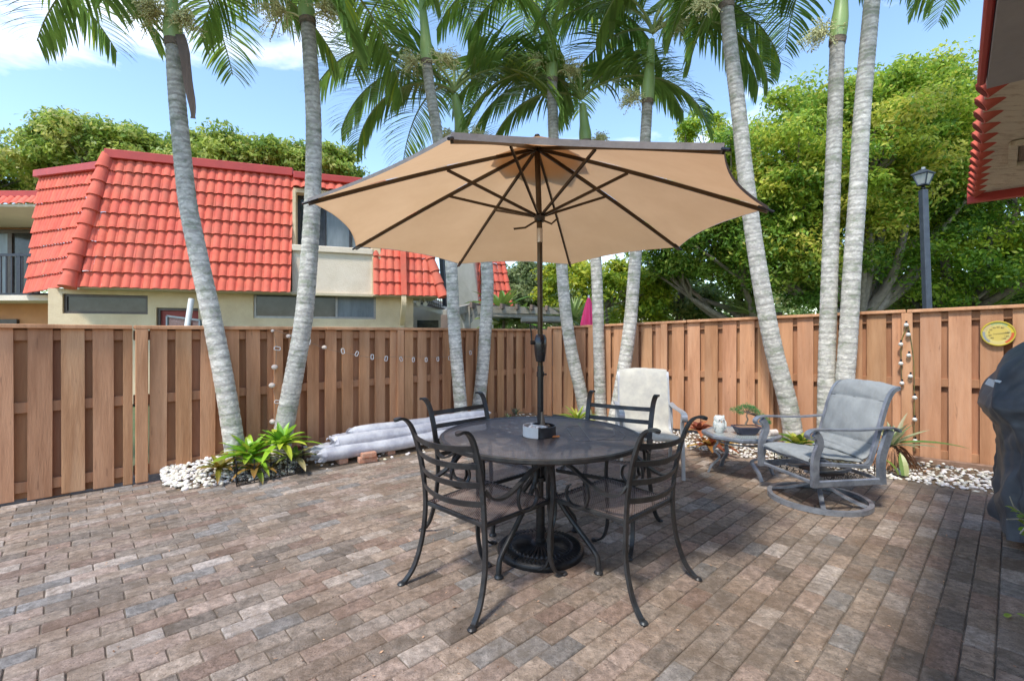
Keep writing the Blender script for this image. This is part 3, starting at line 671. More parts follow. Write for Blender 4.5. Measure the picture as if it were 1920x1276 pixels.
def swivel_chair(loc,bearing):
    t=thing('swivel_rocker','grey padded sling swivel rocking chair on a round ring base','chair',loc,-R(bearing),world=False)
    s=MT['silver']
    m=MB(); m.tube([(.345*math.cos(a),.345*math.sin(a),.02) for a in [2*math.pi*k/48 for k in range(48)]],1,closed=True,flat=(.036,.034),up=(0,0,1)); m.build('base_ring',s,t,ang=50)
    m=MB()
    for a in(35,145,215,325):
        d=Vector((math.cos(R(a)),math.sin(R(a)),0)); pts=smooth_path([d*.335+Vector((0,0,.025)),d*.24+Vector((0,0,.05)),d*.12+Vector((0,0,.10)),d*.035+Vector((0,0,.15))],5)
        m=MB(); m.tube(pts,1,flat=(.032,.02),up=(-d.y,d.x,0)); m.build('base_spoke',s,t,ang=40)
    m=MB(); m.tube([(0,0,.12),(0,0,.235)],.03,n=18); m.build('swivel_column',s,t)
    m=MB(); m.box((0,0,.245),(.30,.20,.02),bev=.004); m.build('rocker_plate',MT['bronze'],t,smooth=False)
    for sx in(-1,1):
        m=MB(); m.tube(smooth_path([(sx*.10,-.20,.27),(sx*.10,-.10,.255),(sx*.10,.10,.255),(sx*.10,.20,.27)],5),1,flat=(.03,.018),up=(1,0,0)); m.build('spring_rail',s,t,smooth=False)
    W=.295
    for sx in(-1,1):
        x=sx*W
        m=MB(); m.beam((x,-.27,.232),(x,.285,.232),.028,.05,bev=.006); m.build('side_rail',s,t,smooth=False)
        m=MB(); m.tube(smooth_path([(x,.285,.21),(x,.285,.30),(x,.283,.40),(x,.268,.46),(x,.245,.52),(x,.258,.575),(x,.285,.605)],6),1,flat=(.052,.03),up=(0,1,0)); m.build('front_upright',s,t,ang=40)
        m=MB(); m.tube(smooth_path([(x,-.275,.21),(x,-.268,.32),(x,-.275,.42),(x,-.315,.54),(x,-.345,.615)],6),1,flat=(.058,.03),up=(0,1,0)); m.build('rear_upright',s,t,ang=40)
        m=MB(); m.tube(smooth_path([(x,.30,.565),(x,.335,.572),(x,.345,.60),(x,.315,.625),(x,.25,.634),(x,.10,.628),(x,-.08,.622),(x,-.25,.628),(x,-.36,.632),(x,-.41,.615),(x,-.415,.598)],6),1,flat=(.052,.012),up=(1,0,0)); m.build('armrest',s,t,ang=40)
        m=MB(); m.beam((x*.90,.275,.375),(x*.90,-.20,.335),.022,.03,bev=.004); m.build('seat_rail',s,t,smooth=False)
        xb=sx*.262
        m=MB(); m.tube(smooth_path([(xb,-.13,.335),(xb,-.20,.365),(xb,-.245,.48),(xb,-.30,.66),(xb,-.355,.82),(xb,-.405,.90),(xb,-.455,.925)],6),1,flat=(.026,.03),up=(1,0,0)); m.build('back_rail',s,t,ang=40)
    for y,z in((.272,.372),(-.26,.245),(.27,.232),(-.455,.925)):
        m=MB(); m.beam((-W+.02,y,z),(W-.02,y,z),.024,.026,bev=.005); m.build('cross_bar',s,t,smooth=False)
    sling_panel(.50,[(.30,.385),(.285,.405),(.20,.412),(.05,.392),(-.10,.372),(-.175,.372)],1,.010,'seat_sling',MT['sling'],t)
    add_seam(.505,[(-.155,.385),(-.212,.42),(-.245,.50),(-.295,.66),(-.350,.82),(-.395,.895),(-.455,.935)],(1,2),3,t)
    sling_panel(.505,[(-.155,.385),(-.212,.42),(-.245,.50),(-.295,.66),(-.350,.82),(-.395,.895),(-.455,.935)],3,.028,'back_sling',MT['sling'],t)
    return t
swivel_chair((2.47,3.80,0),-98)

# ------------------------------------------------------------------ pale sling chair
def pale_chair(loc,bearing):
    t=thing('sling_chair','pale cream high back sling chair standing in the sun behind the table','chair',loc,-R(bearing),world=False); s=MT['paleframe']
    for sx in(-1,1):
        x=sx*.275
        m=MB(); m.tube(smooth_path([(x,.30,.012),(x,.285,.18),(x,.262,.36),(x,.24,.48),(x,.262,.57),(x,.285,.60)],6),1,flat=(.045,.026),up=(0,1,0)); m.build('front_leg',s,t,ang=40)
        m=MB(); m.tube(smooth_path([(x,-.36,.012),(x,-.30,.20),(x,-.27,.40),(x,-.30,.56),(x,-.33,.615)],6),1,flat=(.045,.026),up=(0,1,0)); m.build('rear_leg',s,t,ang=40)
        m=MB(); m.tube(smooth_path([(x,.315,.545),(x,.35,.56),(x,.35,.592),(x,.315,.615),(x,.20,.622),(x,-.10,.615),(x,-.33,.625),(x,-.39,.60)],6),1,flat=(.05,.013),up=(1,0,0)); m.build('armrest',s,t,ang=40)
        m=MB(); m.tube(smooth_path([(sx*.25,.27,.375),(sx*.25,.0,.345),(sx*.25,-.16,.345),(sx*.25,-.235,.42),(sx*.25,-.28,.62),(sx*.25,-.335,.86),(sx*.25,-.37,.94)],6),1,flat=(.024,.028),up=(1,0,0)); m.build('sling_rail',s,t,ang=40)
    for y,z in((.27,.365),(-.27,.33)):
        m=MB(); m.beam((-.265,y,z),(.265,y,z),.024,.026,bev=.005); m.build('cross_bar',s,t,smooth=False)
    m=MB(); m.beam((-.25,-.372,.945),(.25,-.372,.945),.02,.024,bev=.005); m.build('top_bar',s,t,smooth=False)
    sling_panel(.49,[(.30,.365),(.29,.385),(.20,.39),(.0,.358),(-.155,.356),(-.225,.41),(-.27,.62),(-.325,.86),(-.365,.955),(-.39,.95)],1,.003,'sling',MT['palesling'],t)
    return t
pale_chair((1.33,4.62,0),188)

# ------------------------------------------------------------------ side table with owl, bonsai
ST=Vector((2.17,4.47,0)); SZ=.405
t=thing('side_table','small round grey side table with a pebbled glass top and splayed legs','side table',ST)
m=MB(); m.lathe([(.305,SZ-.034),(.335,SZ-.036),(.345,SZ-.024),(.345,SZ-.004),(.338,SZ+.002),(.305,SZ+.002),(.305,SZ-.034)],c=ST,n=8,a0=R(22.5),a1=R(382.5)); m.build('table_frame',MT['silver'],t,ang=30)
m=MB(); m.lathe([(0,SZ-.006),(.306,SZ-.006),(.306,SZ-.0005),(0,SZ-.0005)],c=ST,n=8,a0=R(22.5),a1=R(382.5)); m.build('glass_top',MT['glasstop'],t,smooth=False)
sf=[G(1328,884),G(1428,903),G(1449,889),G(1352,873)]
for f in sf:
    d=(f-ST); x=d.length; d.normalize()
    m=MB(); m.tube(smooth_path([ST+d*a+Vector((0,0,z)) for a,z in((x,.0),(x-.03,.07),(x-.10,.16),(.235,.23),(.20,.30),(.215,.37),(.23,SZ-.03))],6),1,flat=(.034,.018),up=(-d.y,d.x,0)); m.build('leg',MT['silver'],t,ang=40)
m=MB(); m.lathe([(.195,.318),(.207,.318),(.207,.332),(.195,.332),(.195,.318)],c=ST,n=32); m.build('leg_ring',MT['silver'],t)
def onS(u,v,z=SZ+.002): Y=(CH-z)*F/(v-HV); return Vector(((u-CU)/F*Y,Y,z))
# owl jar
OW=onS(1346,801); OW=Vector((1.98,4.50,SZ+.002)); t=thing('owl_figurine','small white ceramic owl jar on the side table beside the bonsai','owl figurine',OW)
m=MB(); m.lathe([(0,0),(.036,0),(.046,.02),(.054,.055),(.055,.08),(.048,.105),(.051,.122),(.047,.142),(.034,.153),(.028,.155),(.0,.150)],c=OW,n=24)
for sx in(-1,1): m.ball(OW+Vector((sx*.036,-.01,.148)),(.012,.01,.014),8,6); m.ball(OW+Vector((sx*.05,-.012,.07)),(.012,.028,.042),10,8)
m.build('body',MT['ceramicw'],t)
for sx in(-1,1):
    m=MB(); m.lathe([(.0,.004),(.006,.004),(.012,.002),(.017,.0)],c=OW+Vector((sx*.019,-.047,.120)),n=14,M=Matrix.Rotation(R(90),3,'X')); m.build('eye',MT['potwhite'],t)
    m=MB(); m.ball(OW+Vector((sx*.019,-.052,.120)),.005,8,6); m.build('pupil',MT['blackiron'],t)
m=MB(); m.lathe([(0,-.016),(.004,-.008),(.006,0)],c=OW+Vector((0,-.052,.112)),n=6); m.build('beak',MT['stickorange'],t)
# bonsai
BP=Vector((2.19,4.40,SZ+.002)); t=thing('bonsai_tree','small green juniper bonsai leaning right in a dark oblong pot','bonsai',BP)
def rr_(w,d,z,c,k=.25): 
    return [Vector((c.x+sx*w/2*(1-k*0) ,c.y+sy*d/2,z)) for sx,sy in((-1,-1),(1,-1),(1,1),(-1,1))]
def octo(w,d,z,c,k=.03): return [c+Vector((x,y,z)) for x,y in((-w/2+k,-d/2),(w/2-k,-d/2),(w/2,-d/2+k),(w/2,d/2-k),(w/2-k,d/2),(-w/2+k,d/2),(-w/2,d/2-k),(-w/2,-d/2+k))]
m=MB(); rings=[octo(.15,.10,.0,BP,.02),octo(.17,.115,.012,BP,.02),octo(.215,.15,.062,BP,.02),octo(.235,.168,.064,BP,.02),octo(.235,.168,.074,BP,.02),octo(.20,.135,.074,BP,.02),octo(.195,.13,.062,BP,.02)]
vs=[p for r_ in rings for p in r_]; fs=[(i*8+j,i*8+(j+1)%8,(i+1)*8+(j+1)%8,(i+1)*8+j) for i in range(6) for j in range(8)]; m.add(vs,fs); m.build('pot',MT['bonsaipot'],t,smooth=False)
m=MB(); m.grid(lambda a,b: BP+Vector(((a-.5)*.20,(b-.5)*.135,.068+.012*math.sin(math.pi*a)*math.sin(math.pi*b)+.003*math.sin(40*a)*math.sin(31*b))),12,8); m.build('pot_soil',MT['dryleaf'],t)
tk=smooth_path([BP+Vector(p) for p in((-.01,0,.07),(-.004,0,.10),(.012,0,.135),(.002,0,.17),(.012,0,.20))],4)
m=MB(); m.tube(tk,[.010-.0003*i for i in range(len(tk))],n=7)
cl=[(-.11,0,.225,.040),(-.07,.01,.235,.042),(-.03,0,.255,.04),(.0,0,.262,.042),(.03,-.01,.25,.045),(.07,0,.225,.04),(.10,.01,.205,.04),(.135,0,.175,.04),(.165,-.01,.145,.036),(.19,0,.12,.032),(-.06,-.02,.20,.026),(.12,-.02,.165,.035),(.06,.02,.245,.03),(.205,0,.105,.022)]
for x,y,z,r_ in cl:
    a=BP+Vector((.01,0,.195)); b=BP+Vector((x,y,z)); m.tube([a,a.lerp(b,.5)+Vector((0,0,.012)),b],[.0045,.003,.0015],n=5)
m.build('trunk',MT['bark'],t)
m=MB(); rb_=random.Random(4)
for x,y,z,r_ in cl:
    for k in range(190):
        d=Vector((rb_.gauss(0,1),rb_.gauss(0,1),rb_.gauss(0,.7))).normalized()*r_*rb_.uniform(.3,1.05); d.z*=.6; p=BP+Vector((x,y,z))+d; e=(d.normalized()+Vector((rb_.uniform(-.6,.6),rb_.uniform(-.6,.6),rb_.uniform(-.2,.8)))).normalized()*rb_.uniform(.008,.015); s_=e.cross(Vector((rb_.random(),rb_.random(),rb_.random()))).normalized()*.0022
        g_=rb_.uniform(.7,1.4); m.poly([p-s_,p+s_,p+e],(.12*g_,.36*g_,.12*g_))
m.build('foliage',MT['plant'],t,smooth=False)
m=MB(); m.tube([Vector((2.36,4.33,SZ+.03)),Vector((2.44,4.35,SZ+.03))],.028,n=16); tag(m.build('candle',MT['shell'],loc=(2.4,4.34,SZ)),'short pale candle lying beside the bonsai pot','candle')

# ------------------------------------------------------------------ strap leaved plants
def strap(m,base,az,L,el0,el1,w,c,rnd,fold=.25,tip=None,c2=None,tw=0):
    d=Vector((math.sin(az),math.cos(az),0)); s=Vector((d.y,-d.x,0)); n=7; p=Vector(base); vs=[]; 
    for i in range(n+1):
        q=i/n; e=el0+(el1-el0)*q; ww=w*(math.sin(math.pi*min(1,.22+.78*q))**.7 if q<1 else 0)*.5+.0008
        t_=d*math.cos(e)+Vector((0,0,math.sin(e))); up=-d*math.sin(e)+Vector((0,0,math.cos(e)))
        tt=tw*q; ss=s*math.cos(tt)+up*math.sin(tt)
        vs += [p-ss*ww+up*ww*fold*1.4,p,p+ss*ww+up*ww*fold*1.4]; p=p+t_*(L/n)
    for i in range(n):
        a=i*3; q=i/n
        if tip and q>.6: k=(q-.6)/.4; col=tuple(c[j]*(1-k)+tip[j]*k for j in range(3))
        else: col=c
        m.add([vs[a],vs[a+1],vs[a+4],vs[a+3]],[(0,1,2,3)],col); m.add([vs[a+1],vs[a+2],vs[a+5],vs[a+4]],[(0,1,2,3)],c2 or col)
def rosette(m,c,n,L,w,cols,seed,e0=(20,80),droop=55,tip=None,c2=None,tw=.3):
    r=random.Random(seed)
    for i in range(n):
        q=i/n; az=i*2.39996+r.uniform(-.25,.25); el=R(e0[0]+(e0[1]-e0[0])*q+r.uniform(-8,8)); l=L*(1.08-.45*q)*r.uniform(.8,1.15); k=r.uniform(.8,1.2); cc=cols[r.randrange(len(cols))]
        strap(m,Vector(c)+Vector((math.sin(az),math.cos(az),0))*.012,az,l,el,el-R(droop*r.uniform(.6,1.3)),w*r.uniform(.8,1.2),tuple(x*k for x in cc),r,tip=tip,c2=c2,tw=r.uniform(-tw,tw))
def plant(name,label,cat,rosettes,stem=None,seed=1):
    c=rosettes[0][0]; t=thing(name,label,cat,(c[0],c[1],0)); 
    for rs in rosettes:
        m=MB(); rosette(m,rs[0],*rs[1:-1],**rs[-1]); m.build('leaf_rosette',MT['plant'],t,smooth=True,ang=60)
    return t
GR=[(.24,.46,.03),(.34,.55,.04),(.16,.36,.03),(.50,.58,.06)]; YG=[(.50,.50,.06),(.36,.46,.05),(.24,.36,.05)]; RDp=[(.36,.09,.05),(.46,.15,.06),(.52,.28,.08),(.24,.07,.04)]
def gz(u,v,z): return G(u,v,z)
b0=G(492,868,.05)
plant('bromeliad','big lime green bromeliad clump behind the wire edging at the leaning palms','plant',[
  ((-2.50,4.50,.17),34,.36,.070,GR,1,dict(e0=(5,80),droop=50,tip=(.42,.42,.06))),((-2.26,4.62,.25),32,.34,.066,GR,2,dict(e0=(5,80),droop=50)),((-2.38,4.36,.09),22,.28,.055,[(.16,.26,.03),(.32,.20,.05),(.20,.30,.04)],3,dict(e0=(0,70),droop=50,tip=(.38,.18,.06))),((-2.12,4.60,.13),16,.26,.052,[(.15,.24,.04),(.22,.30,.06),(.30,.26,.12)],8,dict(e0=(5,70),droop=60,tip=(.4,.3,.14)))])
plant('bromeliad','low olive and rust bromeliad left of the big lime green clump','plant',[((-2.66,4.28,.12),18,.23,.05,[(.22,.20,.03),(.32,.22,.04),(.16,.18,.03)],4,dict(e0=(5,65),droop=45,tip=(.34,.12,.05)))])
plant('bromeliad','bright yellow green bromeliad in the far corner beside the three palms','plant',[((.88,6.35,.16),40,.34,.034,YG,5,dict(e0=(10,80),droop=60))])
plant('bromeliad','rust red bromeliad left of the side table','plant',[((2.10,5.30,.26),20,.20,.06,RDp,6,dict(e0=(5,75),droop=50)),((2.16,5.16,.12),20,.22,.065,[(.42,.19,.05),(.50,.30,.07),(.27,.08,.04)],7,dict(e0=(0,70),droop=45)),((2.30,5.22,.11),12,.22,.06,[(.48,.28,.06),(.30,.10,.04)],17,dict(e0=(0,60),droop=45))])
plant('bromeliad','yellow and green bromeliad between the leaning palm and the swivel chair','plant',[((3.02,4.98,.16),28,.28,.065,[(.46,.44,.06),(.20,.30,.04),(.10,.20,.03),(.38,.40,.06)],9,dict(e0=(5,75),droop=50)),((3.26,4.78,.12),20,.24,.06,[(.12,.18,.03),(.40,.38,.05),(.22,.28,.04)],10,dict(e0=(5,70),droop=45))])
# variegated yucca with a skirt of dead leaves
yb=Vector((3.76,4.64,0)); t=thing('variegated_yucca','striped green and white yucca with a skirt of dead leaves by the fence','plant',yb)
m=MB(); m.tube([yb,yb+Vector((0,0,.12)),yb+Vector((-.02,0,.24))],[.045,.04,.03],n=9); m.build('stem',MT['bark'],t)
m=MB(); rosette(m,yb+Vector((-.02,0,.24)),22,.36,.050,[(.16,.27,.12),(.22,.33,.15),(.34,.38,.22)],12,e0=(5,88),droop=22,c2=(.50,.50,.30),tw=.2); 
strap(m,yb+Vector((0,0,.26)),R(115),.58,R(12),R(-14),.07,(.10,.25,.06),random.Random(1),c2=(.42,.45,.18)); strap(m,yb+Vector((0,0,.26)),R(60),.42,R(52),R(30),.03,(.45,.42,.26),random.Random(2)); m.build('leaves',MT['plant'],t,smooth=True,ang=60)
m=MB(); r_=random.Random(6)
for i in range(110):
    a=r_.uniform(0,6.28); k=r_.uniform(.7,1.4); strap(m,yb+Vector((math.sin(a)*.03,math.cos(a)*.03,r_.uniform(.12,.25))),a,r_.uniform(.16,.30),R(r_.uniform(-30,0)),R(-85),.016,(1.3*k,1.2*k,1.1*k),r_,tw=1)
m.build('dead_leaves',MT['dryleaf'],t,smooth=False)
m=MB(); strap(m,yb+Vector((-.10,-.25,.02)),R(20),.22,R(75),R(45),.07,(.20,.30,.06),r_,c2=(.45,.48,.2)); strap(m,yb+Vector((-.14,-.22,.02)),R(-40),.18,R(70),R(20),.06,(.18,.26,.05),r_); m.build('sucker',MT['plant'],t,smooth=True,ang=60)
# dark star shaped succulent in the far corner
sc_=Vector((.05,6.95,.16)); t=thing('spiky_succulent','tiny dark spiky succulent at the fence foot left of the umbrella pole','plant',sc_); m=MB(); rosette(m,sc_,14,.16,.026,[(.10,.09,.08),(.16,.13,.11),(.12,.15,.08)],13,e0=(0,75),droop=10); m.build('leaf_rosette',MT['plant'],t)
m=MB(); rosette(m,sc_+Vector((-.1,-.05,-.06)),16,.14,.02,[(.30,.32,.12),(.2,.25,.08)],14,e0=(10,80),droop=20); m.build('ground_leaves',MT['plant'],t)

# ------------------------------------------------------------------ wire edgings
def edging(name,label,pts,h,mat,n):
    t=thing(name,label,'wire edging',pts[0]); L_=[Vector(p) for p in pts]
    for i in range(len(L_)-1):
        a,b=L_[i],L_[i+1]; d=(b-a); W_=d.length; d.normalize(); k=max(1,round(W_/n)); q=W_/k
        m=MB()
        for j in range(k):
            o_=a+d*q*j
            m.tube([o_,o_+Vector((0,0,h*1.02))],.0042,n=5); m.ball(o_+Vector((0,0,h*1.05)),.009,6,4)
            m.tube([o_+d*q*.5,o_+d*q*.5+Vector((0,0,h*.8))],.0025,n=4)
            m.tube([o_+Vector((0,0,h*.6))]+[o_+d*(q*(.5-.5*math.cos(x)))+Vector((0,0,h*(.6+.32*math.sin(x)))) for x in (.5,1,1.57,2.1,2.64)]+[o_+d*q+Vector((0,0,h*.6))],.0028,n=4)
            for s_ in(.27,.73):
                c_=o_+d*q*s_+Vector((0,0,h*.26)); sg=1 if s_<.5 else -1
                m.tube([c_+d*(sg*r0*math.cos(x))+Vector((0,0,r0*math.sin(x))) for x,r0 in [(y*.5,h*.24-.0016*y) for y in range(20)]],.0032,n=4)
        m.tube([a+Vector((0,0,h*.04)),b+Vector((0,0,h*.04))],.003,n=4); m.tube([a+Vector((0,0,h*.52)),b+Vector((0,0,h*.52))],.003,n=4)
        m.tube([b,b+Vector((0,0,h))],.0042,n=5)
        m.build('panel',mat,t,ang=60)
edging('wire_edging','black scrolled wire edging round the lime green bromeliads',[G(434,872,.02),G(444,912,.0),G(508,899,.0),G(568,886,.0),G(566,862,.02)],.20,MT['blackiron'],.14)
edging('wire_edging','black scrolled wire edging in the pebbles behind the swivel chair',[G(1452,880,.01),G(1500,892,.01),G(1562,903,.01),G(1640,899,.01)],.15,MT['blackiron'],.16)
m=MB(); mb_=G(552,868,.02)+Vector((0,.08,.085)); m.ball(mb_,.075,18,12); tag(m.build('gazing_ball',MT['maroon'],loc=mb_),'dark maroon ball in the bed between bromeliads and plastic rolls','ball')

# ------------------------------------------------------------------ bundle of plastic wrapped rolls
ra=Vector((-2.00,4.83,.0)); rbv=Vector((-.42,6.22,.0)); rd=(rbv-ra).normalized(); rn=Vector((rd.y,-rd.x,0)); 
t=thing('plastic_roll_bundle','long bundle of clear plastic wrapped rolls lying on bricks along the left fence','plastic rolls',ra)
rolls=[(0,0,.125,.074,0,0),(.125,0,.115,.070,.04,.0),(-.13,0,.12,.068,.10,0),(.05,0,.205,.078,.18,.02),(-.08,0,.205,.070,.26,.05),(-.01,0,.275,.066,.42,.06)]
r_=random.Random(8)
for (o_,_,z,rad,s0,s1) in rolls:
    Lg=2.10; n=46; pts=[];rr=[]
    for i in range(n+1):
        q=i/n; wv=.006*math.sin(q*7+o_*30); pts.append(ra+rn*(o_+wv)+rd*(s0+(Lg-s0+s1)*q)+Vector((0,0,z+.004*math.sin(q*11+o_*9)))); rr.append(rad*(1+.035*math.sin(q*23+o_*40)+.02*r_.uniform(-1,1)))
    rr[0]=rad*.92
    m=MB(); m.tube(pts,rr,n=18,cap=True)
    # crumpled loose ends of the wrapping
    for e_,sg in((0,-1),(-1,1)):
        m.grid(lambda a,b: pts[e_]+rd*sg*(b*.07*(1+.5*math.sin(a*19+o_*50)))+ (rn*math.cos(2*math.pi*a)+Vector((0,0,1))*math.sin(2*math.pi*a))*rad*(1.0+.22*b*math.sin(a*44+b*5)-.25*b),26,3)
    m.build('roll',MT['plasticroll'],t,ang=60)
for s_,u_ in((.22,0),(.75,1),(1.55,2)):
    c=ra+rd*s_+rn*.05; m=MB(); m.box((c.x,c.y,.027),(.20,.095,.052),rz=math.atan2(rn.y,rn.x)+.1*u_,bev=.005); tag(m.build('brick',MT['brick'],smooth=False,loc=(c.x,c.y,0)),['red brick under the near end of the plastic rolls','red brick under the middle of the plastic rolls','red brick under the far end of the plastic rolls'][u_],'brick',group='bricks propping the plastic rolls')
c=G(690,868,0)+Vector((0,0,.0)); m=MB(); m.box((c.x,c.y+.02,.085),(.15,.07,.05),rz=.6,bev=.005); 
c2=G(690,868,0); m.box((c2.x-.02,c2.y+.05,.03),(.19,.09,.056),rz=.5,bev=.005); tag(m.build('loose_brick',MT['brick'],smooth=False,loc=c2),'pale broken brick pair lying in front of the plastic rolls','brick')

# ------------------------------------------------------------------ garland, bulbs, dial on the fences
def onL(u,v,off=.05):
    d0=FL0+fn*off; k=(u-CU)/F; s_=(k*d0.y-d0.x)/(fd.x-k*fd.y); p=d0+fd*s_; return Vector((p.x,p.y,CH-(v-HV)/F*p.y))
def onR(u,v,off=.05):
    d0=FC2+gn*off; k=(u-CU)/F; s_=(k*d0.y-d0.x)/(gd.x-k*gd.y); p=d0+gd*s_; return Vector((p.x,p.y,CH-(v-HV)/F*p.y))
t=thing('shell_garland','string of white links and round shells draped along the left fence','garland',onL(515,620,.09))
cordp=[(513,622),(519,652),(517,688),(510,722),(518,753),(512,792)]
m=MB(); m.tube([onL(u,v,.085) for u,v in cordp],.0018,n=4); m.tube(smooth_path([onL(u,v,.085) for u,v in ((513,618),(578,640),(608,652),(642,660),(700,670),(745,668),(800,668),(843,668),(880,658),(900,648))],4),.0018,n=4); m.build('cord',MT['cordgrey'],t)
def link(u,v,ang,sc=1,off=.088):
    c=onL(u,v,off); a=R(ang); w_,h_=.014*sc,.024*sc; pts=[]
    for i in range(20):
        x=2*math.pi*i/20; ex=math.copysign(abs(math.cos(x))**.5,math.cos(x))*w_; ez=math.copysign(abs(math.sin(x))**.5,math.sin(x))*h_
        X=ex*math.cos(a)-ez*math.sin(a); Z=ex*math.sin(a)+ez*math.cos(a); pts.append(c+fd*X+Vector((0,0,Z)))
    m=MB(); m.tube(pts,.0042*sc,n=5,closed=True); m.build('link',MT['white'],t)
for u,v,a,s_ in((520,653,80,1.25),(520,753,85,1.1),(578,641,-12,1.4),(643,658,10,1.2),(669,663,-25,1.15),(698,669,0,1.2),(724,672,-10,1.2),(752,673,20,1.1),(775,674,0,1.1),(799,674,0,1.1),(821,673,0,1.1),(843,671,0,1.1),(882,661,10,1.1)): link(u,v,a,s_)
for u,v,r0 in((511,620,.018),(608,651,.028),(515,688,.033),(510,722,.033),(511,790,.032),(541,630,.026),(864,668,.03)):
    c=onL(u,v,.10); m=MB(); m.ball(c,(r0,r0*.8,r0*.82),14,10); m.build('shell',MT['shell'],t)
t=thing('string_lights','string of small glass globe lights hanging down the post on the right fence','string lights',onR(1700,610,.09))
c1=[(1697,604),(1700,612),(1690,640),(1690,680),(1691,716),(1692,723)]; c2=[(1702,607),(1706,625),(1712,665),(1714,700),(1714,745),(1714,785),(1714,845)]
m=MB(); m.tube(smooth_path([onR(u,v,.085) for u,v in c1],3),.004,n=5); m.tube(smooth_path([onR(u,v,.085) for u,v in c2],3),.0045,n=5); m.build('cord',MT['cordgreen'],t)
for u,v in((1699,609),(1703,627),(1689,645),(1704,666),(1689,681),(1707,705),(1691,718),(1715,745),(1715,786),(1716,826)):
    c=onR(u,v,.10); m=MB(); m.ball(c,.0215,14,10); bl=m.build('bulb',MT['bulb'],t); m=MB(); m.tube([c+Vector((0,0,.018)),c+Vector((.004,0,.042))],.009,n=8); m.build('bulb_socket',MT['plasticblack'],bl)
# round dial thermometer
dc=onR(1871,625,.056); ex=Vector(gd); nz_=Vector(gn)
t=thing('wall_thermometer','round yellow dial thermometer hung on the right fence above the covered grill','thermometer',dc); RD=.116
def dp(r0,a,off): return dc+ex*(r0*math.cos(a))+Vector((0,0,r0*math.sin(a)))+nz_*off
m=MB(); prof=[(RD,.0),(RD+.004,.010),(RD,.018),(RD-.008,.018),(RD-.010,.012)]
m.grid(lambda a,b: dp(prof[int(round(b*4))][0],2*math.pi*a,prof[int(round(b*4))][1]),64,4,closed_u=True); m.build('rim',MT['yellowstripe'],t)
m=MB(); NA=72; radii=[0,.035,.072,.088,.107]
for i in range(NA):
    a0=2*math.pi*i/NA; a1=2*math.pi*(i+1)/NA; am=math.degrees((a0+a1)/2)
    for j in range(4):
        r0,r1=radii[j],radii[j+1]; c=(.62,.47,.12) if j<2 else (.66,.55,.20)
        if j==3:
            if 300<am or am<5: c=(.60,.13,.05)
            elif am<50: c=(.66,.52,.06)
            elif am<120: c=(.34,.42,.18)
            elif am<165: c=(.55,.42,.22)
            elif 170<am<235: c=(.28,.30,.30)
            else: c=(.62,.50,.20)
        m.poly([dp(r0,a0,.012),dp(r1,a0,.012),dp(r1,a1,.012),dp(r0,a1,.012)] if r0>0 else [dp(0,0,.012),dp(r1,a0,.012),dp(r1,a1,.012)],c)
m.build('dial',MT['dialface'],t,smooth=False)
m=MB(); m.tube([dp(.035,R(184),.017),dp(.075,R(8),.017)],[.0012,.0022],n=4); m.build('needle',MT['ink'],t)
m=MB(); 
for i in range(41):
    a=R(225-270*i/40); r0=.079 if i%5 else .075; m.beam(dp(r0,a,.0135),dp(.087,a,.0135),.0012,.0006,up=tuple(nz_))
m.build('scale_marks',MT['ink'],t,smooth=False)
def text(s_,c,xd,yd,size,name,mat,parent,ext=.0004):
    cu=bpy.data.curves.new(name,'FONT'); cu.body=s_; cu.size=size; cu.align_x='CENTER'; cu.align_y='CENTER'; cu.extrude=ext
    ob=bpy.data.objects.new('tmp',cu); COL.objects.link(ob); bpy.context.view_layer.update(); me=bpy.data.meshes.new_from_object(ob); bpy.data.objects.remove(ob)
    zd=xd.cross(yd); Mx=Matrix(((xd[0],yd[0],zd[0],c[0]),(xd[1],yd[1],zd[1],c[1]),(xd[2],yd[2],zd[2],c[2]),(0,0,0,1))); off=parent.location
    Mx=Matrix.Translation(-off)@Mx; me.transform(Mx); me.materials.clear(); me.materials.append(mat); me.name=name
    o=bpy.data.objects.new(name,me); COL.objects.link(o); o.parent=parent; return o
for s_,a in(('-40',225),('-20',198),('0',171),('20',144),('40',117),('60',90),('80',62),('100',8),('120',-25),('140',-52)):
    text(s_,dp(.061,R(a),.0135),ex,Vector((0,0,1)),.022,'numeral',MT['ink'],t)

